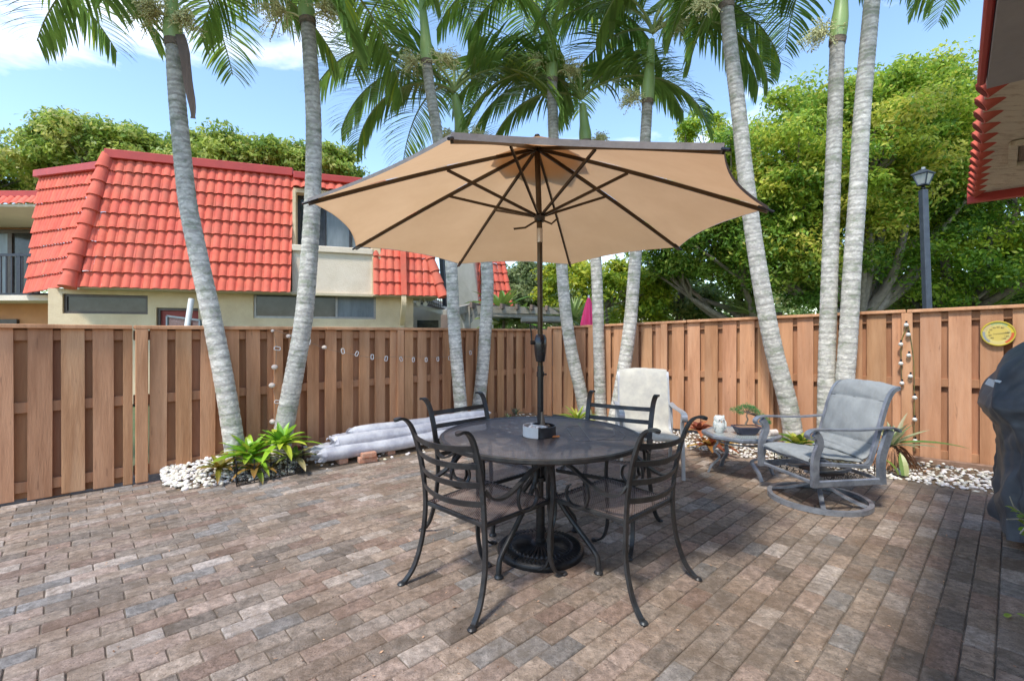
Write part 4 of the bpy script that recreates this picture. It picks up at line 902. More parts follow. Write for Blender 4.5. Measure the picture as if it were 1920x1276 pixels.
# ------------------------------------------------------------------ palms
_fr=[]
def frond_mesh(seed,L=1.9,e0=65,e1=-60,nl=54,ll=.56,dead=False):
    """one feather frond growing along +Y from the origin; returns (leaf MB, rachis MB)"""
    r=random.Random(seed); lm=MB(); rm=MB(); n=22; p=Vector((0,0,0)); pts=[];tan=[]
    side=r.uniform(-.15,.15)
    for i in range(n+1):
        q=i/n; e=R(e0+(e1-e0)*(q**.85)); t_=Vector((math.sin(side*q*2)*math.cos(e),math.cos(side*q*2)*math.cos(e),math.sin(e))); pts.append(p.copy()); tan.append(t_); p=p+t_*(L/n)
    rm.tube(pts,[.016*(1-.85*i/n)+.002 for i in range(n+1)],n=6)
    for sx in(-1,1):
        for k in range(nl):
            q=.16+.84*(k+r.uniform(-.3,.3))/nl; q=min(max(q,.14),.995); x=q*n; i=min(int(x),n-1); f=x-i; b=pts[i].lerp(pts[i+1],f); t_=tan[i].lerp(tan[i+1],f).normalized()
            up=Vector((0,0,1)); s_=t_.cross(up); 
            if s_.length<.2: s_=Vector((1,0,0))
            s_.normalize(); s_*=sx; nn=s_.cross(t_)*sx
            l=ll*(math.sin(math.pi*(.10+.86*q))**.55)*r.uniform(.88,1.1)
            fw=.35+.65*q+r.uniform(-.1,.1); d=(s_*1.0+t_*fw+nn*(.25+r.uniform(-.12,.12))*(-1 if sx<0 else 1)*sx).normalized()
            m_=5; pp=b; dd=d.copy(); w0=.030*r.uniform(.8,1.15); prev=None; kk=r.uniform(.7,1.3); yel=r.random()<.05
            c=(kk,kk,kk) if not yel else (2.0,1.5,.9)
            drp=r.uniform(.12,.30)
            for j in range(m_+1):
                u=j/m_; ww=w0*(math.sin(math.pi*(.18+.80*u))**.8)*.5 if j<m_ else .001
                wd=dd.cross(Vector((0,0,1)));
                if wd.length<.1: wd=t_.copy()
                wd=(wd.normalized()+t_*.4*sx).normalized()
                a_,b_=pp-wd*ww,pp+wd*ww
                if prev: lm.add([prev[0],prev[1],b_,a_],[(0,1,2,3)],c)
                prev=(a_,b_); pp=pp+dd*(l/m_); dd=(dd+Vector((0,0,-drp*(.5+u)))).normalized()
    return lm,rm
def mk_me(mb,name,mat):
    o=mb.build(name,mat,None,smooth=True,ang=60); me=o.data; bpy.data.objects.remove(o); return me
FR=[]
specs=[(70,-62,1.9),(60,-75,1.85),(50,-80,1.8),(80,-35,1.95),(35,-85,1.7),(75,-70,1.75),(65,-50,2.0),(42,-78,1.9)]
for i,(a,b,l) in enumerate(specs):
    lm,rm=frond_mesh(20+i,l,a,b); FR.append((mk_me(lm,'frond',MT['frond']),mk_me(rm,'rachis',MT['rachis'])))
def add_frond(root,heart,kind,az,sc=1,tilt=0,name='frond'):
    sc=sc*1.18
    lm,rm=FR[kind]; o=bpy.data.objects.new(name,lm); COL.objects.link(o); o.parent=root; off=WO[root.name]
    o.location=Vector(heart)-off; o.rotation_euler=(R(tilt),0,-R(az)); o.scale=(sc,sc,sc)
    q=bpy.data.objects.new('rachis',rm); COL.objects.link(q); q.parent=o
def fruit(root,p,d,sc=1,seed=1):
    r=random.Random(seed); m=MB(); p=Vector(p); d=Vector(d).normalized(); tip=p+d*.16*sc+Vector((0,0,.02)); m.tube([p,p+d*.09*sc+Vector((0,0,.03)),tip],[.012,.01,.008],n=6)
    for i in range(62):
        e=(d*.9+Vector((r.gauss(0,.8),r.gauss(0,.8),r.gauss(-.05,.6)))).normalized(); l=r.uniform(.12,.30)*sc; a=tip; b=a+e*l*.6; c=b+(e+Vector((0,0,-.7))).normalized()*l*.5
        m.tube([a,b,c],.0032,n=3,cap=False)
        for k in range(9):
            q=b.lerp(c,r.random()) if r.random()<.6 else a.lerp(b,r.uniform(.4,1)); q=q+Vector((r.gauss(0,.016),r.gauss(0,.016),r.gauss(0,.016)))
            m.tube([q,q+Vector((r.uniform(-.012,.012),r.uniform(-.012,.012),r.uniform(-.015,.01)))],.0055*r.uniform(.7,1.3),n=4,col=(r.uniform(.7,1.25),)*3)
    m.build('fruit_cluster',MT['fruit'],root,smooth=False)
def palm(label,pts,Y0,Y1,w0,w1,shaft,heart,fronds,fruits=(),dark=1.0,swell=1.22):
    """pts: photo px down the trunk axis, base first; depth runs from Y0 to Y1; w in px"""
    n=len(pts); W=[]
    for i,(u,v) in enumerate(pts):
        q=i/(n-1); W.append(P(u,v,Y0+(Y1-Y0)*q))
    base=Vector(W[0]); base.z=-.02; W[0]=base
    t=thing('palm_tree',label,'palm tree',base,group='palm trees leaning over the patio fences'); path=smooth_path(W,8); N_=len(path); r=[]
    L_=[0]
    for i in range(1,N_): L_.append(L_[-1]+(path[i]-path[i-1]).length)
    rnd=random.Random(int(pts[0][0]))
    # resample densely so the ring scars can be modelled
    tot=L_[-1]; M2=int(tot/.022); pp=[];j=0
    for k in range(M2+1):
        s_=tot*k/M2
        while j<N_-2 and L_[j+1]<s_: j+=1
        pp.append(path[j].lerp(path[j+1],(s_-L_[j])/max(1e-6,L_[j+1]-L_[j])))
    ra_=w0*.89/2/F*Y0; rb_=w1*.92/2/F*Y1; nxt=0; ring=0; RG=[]
    for k in range(M2+1):
        q=k/M2; b=ra_+(rb_-ra_)*q; b*=1+(swell-1)*math.exp(-(k*.022)/.10)
        if k>=nxt: ring=1; nxt=k+max(2,int(rnd.uniform(2.2,5.2)*(1.15-.5*q)))
        b*=(1-.028*ring); RG.append(ring); b*=1.0+rnd.uniform(-.005,.005); ring=0; r.append(b)
    m=MB(); 
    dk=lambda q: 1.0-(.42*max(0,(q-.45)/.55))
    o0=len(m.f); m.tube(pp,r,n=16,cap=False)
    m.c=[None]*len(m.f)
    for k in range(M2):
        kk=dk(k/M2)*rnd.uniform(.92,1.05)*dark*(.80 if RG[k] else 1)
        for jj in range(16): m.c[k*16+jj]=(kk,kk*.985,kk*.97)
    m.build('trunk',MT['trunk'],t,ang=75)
    top=pp[-1]; sh=[top]+[P(u,v,Y1) for u,v in shaft]; sp=smooth_path(sh,6); m=MB(); n2=len(sp); rs=[]
    for i in range(n2):
        q=i/(n2-1); rs.append(rb_*(1.02+.30*math.sin(min(1,q*2.2)*math.pi)*.5 -.45*max(0,q-.35)/.65))
    m.tube(sp,rs,n=16,cap=False); m.build('crownshaft',MT['shaft'],t,ang=70)
    m=MB(); m.tube([top-(sp[2]-sp[0]).normalized()*.035,top+(sp[2]-sp[0]).normalized()*.03],[rb_*1.10,rb_*1.16],n=16,cap=False,col=(.28,.22,.18)); m.build('scar_collar',MT['trunk'],t)
    H=P(heart[0],heart[1],Y1)
    for f in fronds: 
        kind,az,sc=f[:3]; add_frond(t,H,kind,az,sc,f[3] if len(f)>3 else 0)
    for i,(u,v,dx,sc) in enumerate(fruits):
        p=P(u,v,Y1); fruit(t,p,(dx,-.35,.15),sc,seed=int(u)+i)
    return t
rz_=random.Random(77)
def ringf(n,a0=0,kinds=(0,1,5,6,7),sc=1.0,up=2):
    out=[(kinds[i%len(kinds)],a0+360*i/n+rz_.uniform(-12,12),sc*rz_.uniform(.92,1.05)) for i in range(n)]
    out += [(3,a0+40+180*i,sc*.95) for i in range(up)]
    return out
p1=palm('leftmost leaning palm rising from the lime green bromeliads before the red roof',
 [(447,868),(425,740),(398,600),(372,480),(352,380),(340,270),(331,170),(326,82)],4.62,4.5,40,30,[(323,30),(320,-35)],(320,-30),
 [(1,-72,1.0),(7,-112,.9),(2,82,1.05),(1,100,1.0),(5,140,.9),(0,30,1),(6,-20,1),(0,-150,.8),(3,60,1),(3,240,1)],[(335,45,-.5,1.1),(336,55,.5,.6),(328,40,-1,.9)])
m=MB(); a=P(338,66,4.45); b=P(352,150,4.42); c=P(362,222,4.42); m.tube(smooth_path([a,b,c],5),[.030,.034,.034,.034,.034,.03,.03,.025,.02,.016,.012],flat=(1,.35),up=(1,0,0)); 
m=MB(); m.tube(smooth_path([a,P(346,100,4.40),b,P(361,200,4.42),c],3),[.9,1,1,1,.9,.9,.85,.8,.75,.6,.5,.4,.5],flat=(.085,.02),up=(1,.3,0)); m.build('dead_sheath',MT['deadsheath'],p1,ang=60)
palm('second leaning palm from the left, mossy dark streaks, crossing the upper window of the house',
 [(521,868),(535,790),(552,700),(569,600),(580,480),(587,350),(588,230),(583,130),(577,42)],4.95,4.9,40,28,[(573,0),(569,-60)],(569,-70),
 [(0,-90,1),(1,-60,1),(5,70,.9),(6,150,1),(7,20,1),(3,100,1),(2,-130,.95)],[(572,38,-1,1.15),(583,36,.9,1.0)],dark=.93)
palm('slim palm left of centre, crossing in front of the umbrella canopy top left',
 [(868,812),(862,740),(852,620),(846,500),(832,350),(818,240),(806,165),(800,118)],6.35,6.2,28,21,[(797,60),(790,-5)],(788,-18),
 [(1,-85,1.05),(2,-55,1.0),(0,-115,1),(7,88,1),(6,20,1),(3,-30,1),(3,160,1),(2,-150,.9)],[(806,122,1,1.0),(799,125,-1,.8)])
palm('short palm left of the umbrella pole, its full crown low behind the canopy',
 [(890,800),(902,720),(910,620),(914,520),(902,420),(884,330),(868,262)],6.75,6.8,27,24,[(862,225),(853,180)],(852,172),
 [(0,-95,1.15),(1,-70,1.1),(7,-40,1),(6,60,1),(5,85,1.1),(3,-10,1.1),(4,-85,1.0),(2,95,.95)],[(868,262,1,.9),(860,262,-1,.7)])
palm('slim centre palm just right of the umbrella pole, fruit below its green shaft',
 [(1102,800),(1088,730),(1070,650),(1058,560),(1050,450),(1041,330),(1037,230),(1035,152)],7.05,6.7,27,21,[(1034,90),(1033,30)],(1033,18),
 [(0,-80,1),(1,-110,1),(5,-60,.9),(7,75,1),(6,100,1),(2,60,.95),(3,190,1),(3,-20,1)],[(1040,140,1,1.0),(1032,125,-.8,.9)])
palm('short palm right of the pole, its crown opening low behind the umbrella peak',
 [(1127,800),(1125,730),(1122,620),(1118,500),(1110,400),(1102,320),(1098,268)],7.1,7.0,25,22,[(1096,235),(1092,195)],(1090,186),
 [(0,-88,1.1),(1,-65,1.05),(2,-105,1.05),(5,80,1.05),(6,62,1),(7,105,1),(3,0,1.05),(4,-75,1)],[(1104,268,1,.7)])
palm('slim palm leaning right, directly behind the pale sling chair',
 [(1148,818),(1162,740),(1180,620),(1190,500),(1200,380),(1208,290),(1214,192)],6.6,6.5,30,21,[(1218,130),(1222,75)],(1224,62),
 [(1,90,1.1),(2,70,1.05),(0,-70,1.1),(5,-100,1),(7,-45,1),(6,115,1),(3,60,1),(4,95,1)],[(1220,60,.9,1.2),(1208,195,-1,.9)])
palm('leaning palm right of the umbrella, its foot behind the glass side table',
 [(1492,838),(1478,760),(1452,660),(1432,560),(1414,450),(1398,330),(1384,200),(1370,90),(1362,12)],5.42,5.3,38,27,[(1359,-30),(1355,-90)],(1354,-100),
 [(1,-70,1.1),(2,85,1.05),(0,110,1),(5,60,1),(7,-110,1),(6,20,1),(1,-40,1),(3,0,1)],[(1350,20,-1,1.0)])
palm('pale upright palm on the left of the close pair behind the swivel chair',
 [(1548,858),(1549,760),(1551,650),(1556,500),(1561,350),(1566,200),(1570,78)],5.2,5.15,34,27,[(1577,10),(1580,-60)],(1580,-75),
 [(1,-65,1.05),(2,-85,1.1),(5,-105,1),(0,60,1),(7,110,1),(6,10,1),(3,120,1),(4,-75,1.05)],[(1566,75,-1,.95)])
palm('taller palm on the right of the close pair, running out of the picture top',
 [(1570,858),(1580,760),(1590,640),(1598,500),(1608,360),(1616,220),(1626,100),(1636,-10),(1646,-120)],5.05,5.0,36,28,[(1650,-200),(1652,-250)],(1652,-255),
 [(0,i*50,1) for i in range(7)])
palm('palm beyond the right fence, only frond tips in view at the top right',
 [(2010,760),(1985,500),(1950,250),(1925,60)],8.0,7.9,30,24,[(1915,-10),(1905,-70)],(1900,-80),
 [(1,-80,.8),(2,-60,.8),(7,-110,.8),(0,60,1),(5,120,1),(6,10,1),(1,180,1)])
palm('palm standing outside the left edge, only one drooping frond tip in view',
 [(-330,1000),(-300,700),(-250,400),(-215,150),(-200,20)],4.0,3.9,44,32,[(-195,-60),(-190,-130)],(-190,-130),
 [(1,62,1.0),(2,80,1.0),(0,120,1),(0,-60,1),(5,-120,1),(6,0,1),(7,180,1)])

# ------------------------------------------------------------------ broadleaf trees
def leaf_cloud(name,centres,radii,per,size,pal,parent,seed,flat=.55,asp=.5):
    rs=np.random.RandomState(seed); C=np.repeat(np.array(centres),per,axis=0); Rr=np.repeat(np.array(radii),per); n=len(C)
    d=rs.normal(size=(n,3)); d/=np.linalg.norm(d,axis=1)[:,None]; rad=(rs.uniform(0,1,n)**.5*1.05+.25*(rs.uniform(0,1,n)<.22)*rs.uniform(0,1,n))*Rr; d=d*(1+.25*np.sin(5*d[:,[1,2,0]]+Rr[:,None]*9))
    pos=C+d*rad[:,None]*np.array([1,1,flat])
    nrm=d*.6+rs.normal(size=(n,3))*.55+np.array([0,0,.55]); nrm/=np.linalg.norm(nrm,axis=1)[:,None]
    a=rs.normal(size=(n,3)); a-=nrm*(a*nrm).sum(1)[:,None]; a/=np.linalg.norm(a,axis=1)[:,None]; b=np.cross(nrm,a)
    s=size*rs.uniform(.6,1.3,n)[:,None]; a=a*s; b=b*s*asp
    v=np.stack([pos-a,pos+b*.9-a*.1+nrm*s*.12,pos+a,pos-b*.9-a*.1+nrm*s*.12],1).reshape(-1,3)
    me=bpy.data.meshes.new(name); off=np.array(WO[parent.name]); v=v-off
    me.vertices.add(4*n); me.vertices.foreach_set('co',v.astype(np.float32).ravel()); me.loops.add(4*n); me.loops.foreach_set('vertex_index',np.arange(4*n,dtype=np.int32)); me.polygons.add(n); me.polygons.foreach_set('loop_start',np.arange(0,4*n,4,dtype=np.int32)); 
    me.update(calc_edges=True)
    pal=np.array(pal); ci=np.repeat(rs.randint(0,len(pal),len(centres)),per); alt=rs.randint(0,len(pal),n); pick=np.where(rs.uniform(size=n)<.35,alt,ci); col=pal[pick]*rs.uniform(.75,1.3,n)[:,None]
    at=me.color_attributes.new('tint','FLOAT_COLOR','CORNER'); buf=np.ones((n,4,4),np.float32); buf[:,:,:3]=col[:,None,:]; at.data.foreach_set('color',buf.ravel())
    me.materials.append(MT['leaf']); o=bpy.data.objects.new(name,me); COL.objects.link(o); o.parent=parent; WO[o.name]=WO[parent.name]; return o
GRN=[(.11,.22,.02),(.19,.32,.025),(.07,.15,.015),(.30,.38,.03)]
YGR=[(.17,.29,.03),(.26,.37,.04),(.38,.43,.05),(.12,.23,.025),(.22,.33,.035),(.40,.40,.06)]
OLV=[(.15,.22,.05),(.22,.28,.07),(.10,.17,.04),(.28,.30,.08)]
LGT=[(.20,.30,.045),(.30,.37,.07),(.14,.23,.035),(.38,.40,.10),(.26,.33,.05)]
def tree(label,base,ells,ncl,per,size,pal,tr,seed,crad=(.45,.85),bark='bark',fork=.35,group=None,name='broadleaf_tree',skirt=0):
    rnd=random.Random(seed); base=Vector(base); t=thing(name,label,'tree',base,group=group); cs=[];rs=[]
    vol=[e[1][0]*e[1][1]*e[1][2] for e in ells]
    for k in range(ncl):
        i=rnd.choices(range(len(ells)),vol)[0]; c,rr=ells[i]
        while True:
            d=Vector((rnd.gauss(0,1),rnd.gauss(0,1),rnd.gauss(0,1))).normalized()
            if d.z>-.75 or rnd.random()<.3: break
        f=rnd.uniform(.50,1.0)**.6; q=Vector(c)+Vector((d.x*rr[0],d.y*rr[1],d.z*rr[2]))*f*rnd.uniform(.9,1.06); cs.append(tuple(q)); rs.append(rnd.uniform(*crad))
    leaf_cloud('crown',cs,rs,per,size,pal,t,seed)
    m=MB(); cz=sum(Vector(e[0]).z*v_ for e,v_ in zip(ells,vol))/sum(vol); cen=sum((Vector(e[0])*v_ for e,v_ in zip(ells,vol)),Vector())/sum(vol)
    fk=base+Vector((rnd.uniform(-.2,.2),0,(cz-base.z)*fork)); m.tube([base-Vector((0,0,.1)),base.lerp(fk,.5)+Vector((rnd.uniform(-.1,.1),0,0)),fk],[tr*1.25,tr,tr*.9],n=9)
    nl=max(5,ncl//14); anchors=[]
    for k in range(nl):
        c=Vector(cs[rnd.randrange(len(cs))]); a=fk.lerp(c,rnd.uniform(.5,.7)); a.z-=.2; mid=fk.lerp(a,.5)+Vector((rnd.uniform(-.25,.25),rnd.uniform(-.25,.25),rnd.uniform(-.3,.25)))
        m.tube(smooth_path([fk,mid,a],4),[tr*(.62-.045*i) for i in range(9)],n=7); anchors.append(a)
    for c in cs[::2]:
        c=Vector(c); a=min(anchors,key=lambda x:(x-c).length); mid=a.lerp(c,.5)+Vector((rnd.uniform(-.15,.15),rnd.uniform(-.15,.15),rnd.uniform(-.15,.1))); m.tube([a,mid,c],[tr*.24,tr*.15,tr*.05],n=5)
    m.build('trunk',MT[bark],t,ang=70); return t
def E(u,v,Y,ru,rv,ry=None): c=P(u,v,Y); return (tuple(c),(ru/F*Y,ry or ru/F*Y*.8,rv/F*Y))
big='big spreading trees behind the right hand fence'
tree('large sunlit yellow green tree spreading behind the close palm pair',G(1655,700,0).xy.to_3d()*1.0 if False else (9.4,12.6,0),[E(1560,330,12.4,250,150),E(1690,270,12.6,210,140),E(1480,420,12,150,120)],330,520,.060,YGR,.24,31,crad=(.35,.75),bark='barkpale',fork=.30,group=big)
tree('large green tree behind the lamp post, reaching past the right edge',(12.6,13.2,0),[E(1880,380,13,260,190),E(1990,260,13.5,220,160),E(1800,480,12.2,150,90)],300,470,.062,GRN+YGR[:2],.26,32,crad=(.4,.8),fork=.3,group=big)
tree('dark green lower tree behind the leaning palm right of the umbrella',(6.9,13.6,0),[E(1350,450,13,150,105),E(1480,500,12.4,130,75)],150,440,.060,[(.12,.23,.03),(.18,.29,.04),(.09,.18,.02),(.26,.35,.05)],.2,33,crad=(.4,.75),bark='barkpale',fork=.4,group=big)
tree('airy twig ended tree showing above the umbrella right corner',(5.6,15.5,0),[E(1330,290,15,70,90),E(1290,400,15,60,80)],60,260,.062,YGR[:3],.12,34,crad=(.25,.5),fork=.5)
lowg='garden trees beyond the far corner of the fence'
tree('small yellow green garden tree beyond the fence corner, right of the umbrella pole',(3.1,15.5,0),[E(1170,550,15,100,60),E(1080,540,16,70,60)],60,260,.08,[(.34,.38,.03),(.24,.32,.025),(.15,.24,.02)],.12,35,crad=(.35,.6),group=lowg)
tree('pale feathery grey green tree left of the umbrella pole beyond the fence',(.9,19,0),[E(985,545,19,50,60)],36,260,.085,[(.20,.26,.10),(.26,.32,.14),(.14,.20,.07)],.12,36,crad=(.35,.6),bark='barkpale',group=lowg)
tree('olive low tree with bare limbs beyond the right fence',(5.2,17,0),[E(1260,570,16.5,90,45),E(1340,585,16,70,35)],44,240,.085,OLV,.14,37,crad=(.35,.6),bark='barkpale',group=lowg)
tree('distant soft green tree filling the gap behind the pergola',(.2,26,0),[E(1010,570,26,150,60),E(930,560,25,60,60)],60,220,.14,[(.16,.22,.07),(.22,.28,.08),(.12,.17,.05)],.16,38,crad=(.7,1.1),group=lowg)
tree('bushy shrub tree low behind the lamp post',(13.5,16.5,0),[E(1800,560,16,170,45),E(1620,560,16,120,40),E(1980,560,16,120,60)],90,220,.10,OLV+YGR[:2],.12,39,crad=(.5,.8))
bh='trees rising behind the red roofed house'
tree('tall tree behind the left half of the red roof',(-15.2,18,0),[E(190,290,18,120,70),E(95,300,18,70,50),E(300,310,18,100,50)],130,300,.095,LGT,.22,40,crad=(.4,.8),group=bh)
tree('dark tree at the far left behind the low balcony roof',(-19.5,17.5,0),[E(10,325,17.5,110,50),E(-90,300,18,90,70)],80,280,.095,LGT,.22,41,crad=(.4,.8),group=bh)
tree('rounded tree behind the middle of the red roof',(-10.3,18.5,0),[E(430,315,18.5,110,55),E(520,310,18,70,52)],110,300,.095,LGT,.2,42,crad=(.4,.75),group=bh)
tree('loose ended tree showing beside the second palm above the roof end',(-7.2,18,0),[E(610,315,18,62,40)],38,230,.095,LGT,.15,43,crad=(.3,.55),group=bh)
tree('tree behind the umbrella between the neighbour houses',(-4.6,21,0),[E(760,420,21,120,70)],60,240,.11,GRN,.18,44,crad=(.5,.9),group=bh)
# a far hedge line that closes the horizon
rs_=random.Random(5); t=thing('distant_hedge','dark green mass of far shrubbery closing the gardens beyond the fence','hedge',(0,30,0))
cs=[(x,30+rs_.uniform(-2,3)+abs(x)*.0,rs_.uniform(.4,3.0)+(1.6 if x>4 else 0)) for x in np.linspace(-45,48,190)]+[(22+rs_.uniform(-3,3),y,rs_.uniform(.4,3.2)) for y in np.linspace(6,28,40)]
leaf_cloud('foliage',cs,[rs_.uniform(1.1,1.9) for _ in cs],170,.19,[(.13,.21,.05),(.19,.27,.07),(.24,.30,.10)],t,50,flat=.8); 
# low plants beyond the fence: fan leaved palms and ginger
def bush(label,c,n,L_,w_,cols,seed,**k):
    t=thing('garden_shrub',label,'shrub',(c[0],c[1],0)); m=MB()
    for j in range(3): rosette(m,Vector(c)+Vector((random.Random(seed+j).uniform(-.4,.4),random.Random(seed+j+9).uniform(-.4,.4),random.Random(seed+j+5).uniform(-.2,.3))),n,L_,w_,cols,seed+j,**k)
    m.build('leaf_rosette',MT['plant'],t,smooth=True,ang=60); m=MB(); m.tube([(c[0],c[1],0),c],[.06,.04],n=7); m.build('stem',MT['bark'],t)
bush('broad bright green leaves of a shrub under the pergola beyond the fence',tuple(P(945,598,12)),26,1.0,.16,[(.14,.28,.04),(.28,.36,.08),(.2,.3,.06)],61,e0=(10,80),droop=50)
bush('spiky pale green shrub beside the pink umbrella beyond the fence',tuple(P(1075,612,12)),30,.9,.06,[(.2,.3,.08),(.28,.36,.12)],62,e0=(20,85),droop=20)
bush('fan leaved shrub beyond the fence behind the leaning palm',tuple(P(1400,600,13)),30,.9,.08,[(.26,.34,.10),(.34,.40,.12)],63,e0=(10,85),droop=30)
bush('fan leaved shrub beyond the right fence near the lamp post',tuple(P(1850,585,13)),30,1.1,.08,[(.30,.40,.08),(.38,.44,.12)],64,e0=(10,85),droop=30)
bush('fan leaved shrub beyond the right fence left of the lamp post',tuple(P(1625,590,13)),24,.9,.07,[(.18,.28,.06),(.28,.34,.08)],65,e0=(10,85),droop=30)

# ------------------------------------------------------------------ street lamp
lp=P(1745,628,9.2); lx,ly=lp.x,lp.y; t=thing('street_lamp','dark square post with a four sided white glass lantern beyond the right fence','street lamp',(lx,ly,0))
topz=CH+(HV-353)/F*ly; 
def LP_(u,v): return P(u,v,ly)
m=MB(); m.beam(Vector((lx,ly,0)),LP_(1731,356),.115,.115,up=(0,1,0),bev=.012); m.build('post',MT['lamppost'],t,smooth=False)
c0=LP_(1731,354); m=MB(); m.lathe([(.0,0),(.045,0),(.035,.025),(.025,.045),(.035,.07),(.065,.08),(.0,.08)],c=c0,n=16); m.build('neck',MT['blackiron'],t)
zb,zt_=c0.z+.08,c0.z+.28; 
def sq(h,z,a=25): return [Vector((c0.x,c0.y,z))+Matrix.Rotation(R(a),3,'Z')@Vector((sx*h,sy*h,0)) for sx,sy in((-1,-1),(1,-1),(1,1),(-1,1))]
lo,hi=sq(.062,zb),sq(.118,zt_); 
m=MB(); m.add(lo+hi,[(0,1,5,4),(1,2,6,5),(2,3,7,6),(3,0,4,7),(3,2,1,0)]); lan=m.build('lantern_glass',MT['lampglass'],t,smooth=False)
m=MB(); 
for i in range(4): m.beam(lo[i],hi[i],.02,.02); m.beam(lo[i],lo[(i+1)%4],.022,.022); m.beam(hi[i],hi[(i+1)%4],.022,.022)
m.build('lantern_frame',MT['lamppost'],t,smooth=False)
r0,r1,r2=sq(.142,zt_+.0),sq(.142,zt_+.015),sq(.04,zt_+.095); m=MB(); m.add(r0+r1+r2,[(3,2,1,0)]+[(a+i,a+(i+1)%4,a+4+(i+1)%4,a+4+i) for a in(0,4) for i in range(4)]+[(8,9,10,11)]); m.build('lantern_roof',MT['lamppost'],t,smooth=False)
m=MB(); m.tube([Vector((c0.x,c0.y,zt_+.09)),Vector((c0.x,c0.y,zt_+.14))],.032,n=12); m.build('photocell',MT['lampglass'],t)
# closed pink umbrella beyond the fence
pu=P(1104,628,10.5); t=thing('closed_umbrella','closed pink umbrella showing above the fence between two palms','umbrella',(pu.x,pu.y,0))
m=MB(); m.grid(lambda a,b: Vector((pu.x,pu.y,0))+Vector(((.03+.24*b**.8*(1+.22*math.cos(8*2*math.pi*a)))*math.cos(2*math.pi*a),(.03+.24*b**.8*(1+.22*math.cos(8*2*math.pi*a)))*math.sin(2*math.pi*a),2.16-1.25*b)),48,10,closed_u=True); m.build('folded_canopy',MT['pink'],t,ang=60)
m=MB(); m.tube([(pu.x,pu.y,0),(pu.x,pu.y,2.22)],.022,n=10); m.build('pole',MT['white'],t)

# ------------------------------------------------------------------ tiled mansard faces
def tile_face(BL,BR,TR,TL,rows,pitch,name,parent,mat='tile',lift=.045,amp=.030,n_out=None,bil=False):
    """barrel tiles in overlapping courses on the quad; columns run straight up from the bottom edge, cut by the slanted sides"""
    BL,BR,TR,TL=map(Vector,(BL,BR,TR,TL)); e=(BR-BL); Lb=e.length; e.normalize(); up=(TR-BR); up=up-e*up.dot(e); H=up.length; up.normalize(); n=e.cross(up)
    if n_out is not None and n.dot(Vector(n_out))<0: n=-n
    lt=(TL-BL).dot(e); rt=(TR-BL).dot(e)
    m=MB(); rnd=random.Random(int(Lb*100)); K=10; cols=int(max(Lb,rt)/pitch)+2; c0=int(min(0,lt)/pitch)-1
    if bil: c0=0; cols=int(Lb/pitch); pitch=Lb/cols; lt=0; rt=Lb; ups=((TR+TL)-(BR+BL)).normalized()
    for r in range(rows):
        s0,s1=r/rows,(r+1)/rows
        for c in range(c0,cols):
            t0=c*pitch; k=rnd.uniform(.88,1.10); col=(k,k*rnd.uniform(.95,1.05),k); dl=rnd.uniform(-.005,.005); ds=rnd.uniform(-.006,.006); prev=None
            for j in range(K+1):
                x=j/K; t_=t0+pitch*x
                # S profile: a broad barrel and a narrow pan
                h=math.sin(math.pi*min(1,x/.80))**.75*amp if x<.80 else -.010*math.sin(math.pi*(x-.80)/.20)
                h+=.012*math.exp(-((x-.90)/.05)**2)*(c%2)
                lo=lt*s0; hi=Lb+(rt-Lb)*s0; tt=min(max(t_,lt*s0),Lb+(rt-Lb)*s0); tt1=min(max(t_,lt*s1),Lb+(rt-Lb)*s1)
                a=BL+e*tt+up*(H*s0-.012+ds)+n*(h+lift+dl); b=BL+e*tt1+up*(H*s1+.004)+n*(h*.94+dl*.3+.004); u_=BL+e*tt+up*(H*s0+.0+ds)+n*(h+lift-.028)
                if bil:
                    f=tt/Lb; Q=lambda s_: BL.lerp(BR,f).lerp(TL.lerp(TR,f),s_); a=Q(s0)+ups*(ds-.012)+n*(h+lift+dl); b=Q(s1)+ups*.004+n*(h*.94+.004); u_=Q(s0)+ups*ds+n*(h+lift-.028)
                if prev and abs(tt-prev[3])+abs(tt1-prev[4])>1e-4:
                    m.add([prev[0],a,b,prev[1]],[(0,1,2,3)],col); m.add([prev[2],u_,a,prev[0]],[(0,1,2,3)],col)
                prev=(a,b,u_,tt,tt1)
    return m.build(name,MT[mat],parent,ang=50), e, up, n
def barrels(a,b,n,r,name,parent,mat='tile',out=(0,0,0)):
    a,b=Vector(a),Vector(b); m=MB(); d=(b-a)/n
    for i in range(n):
        p=a+d*i; q=a+d*(i+1.12); m.tube([p+Vector(out)*.0,q+Vector(out)*.02],[r*.92,r*1.12],n=12,cap=True,col=(.95+.1*(i%2),)*3)
    # lowest tile last (a is the upper end)
    return m.build(name,MT[mat],parent,ang=50)
O_=Vector((-7.93,8.44,0)); he=Vector((.947,.321,0)); hn=Vector((-.321,.947,0))
def HT(u,off=0): o=O_+hn*off; k=(u-CU)/F; return (k*o.y-o.x)/(he.x-k*he.y)
def HP(t_,off,z): p=O_+he*t_+hn*off; return Vector((p.x,p.y,z))
def HZ(u,v,off): p=HP(HT(u,off),off,0); return CH-(v-HV)/F*p.y
def slab(mb,t0,t1,o0,o1,z0,z1,bev=0): 
    a=HP((t0+t1)/2,(o0+o1)/2,(z0+z1)/2); mb.box(a,(abs(t1-t0),abs(o1-o0),z1-z0),rz=math.atan2(he.y,he.x),bev=bev)
def uslab(mb,u0,u1,v0,v1,off,dep,ref=None,bev=0):
    """slab whose front face covers the photo rectangle at facade offset off"""
    t0,t1=HT(u0,off),HT(u1,off); um=(u0+u1)/2 if ref is None else ref; slab(mb,t0,t1,off,off+dep,HZ(um,v1,off),HZ(um,v0,off),bev)
WO_=.45; zM=2.20; zT=4.78
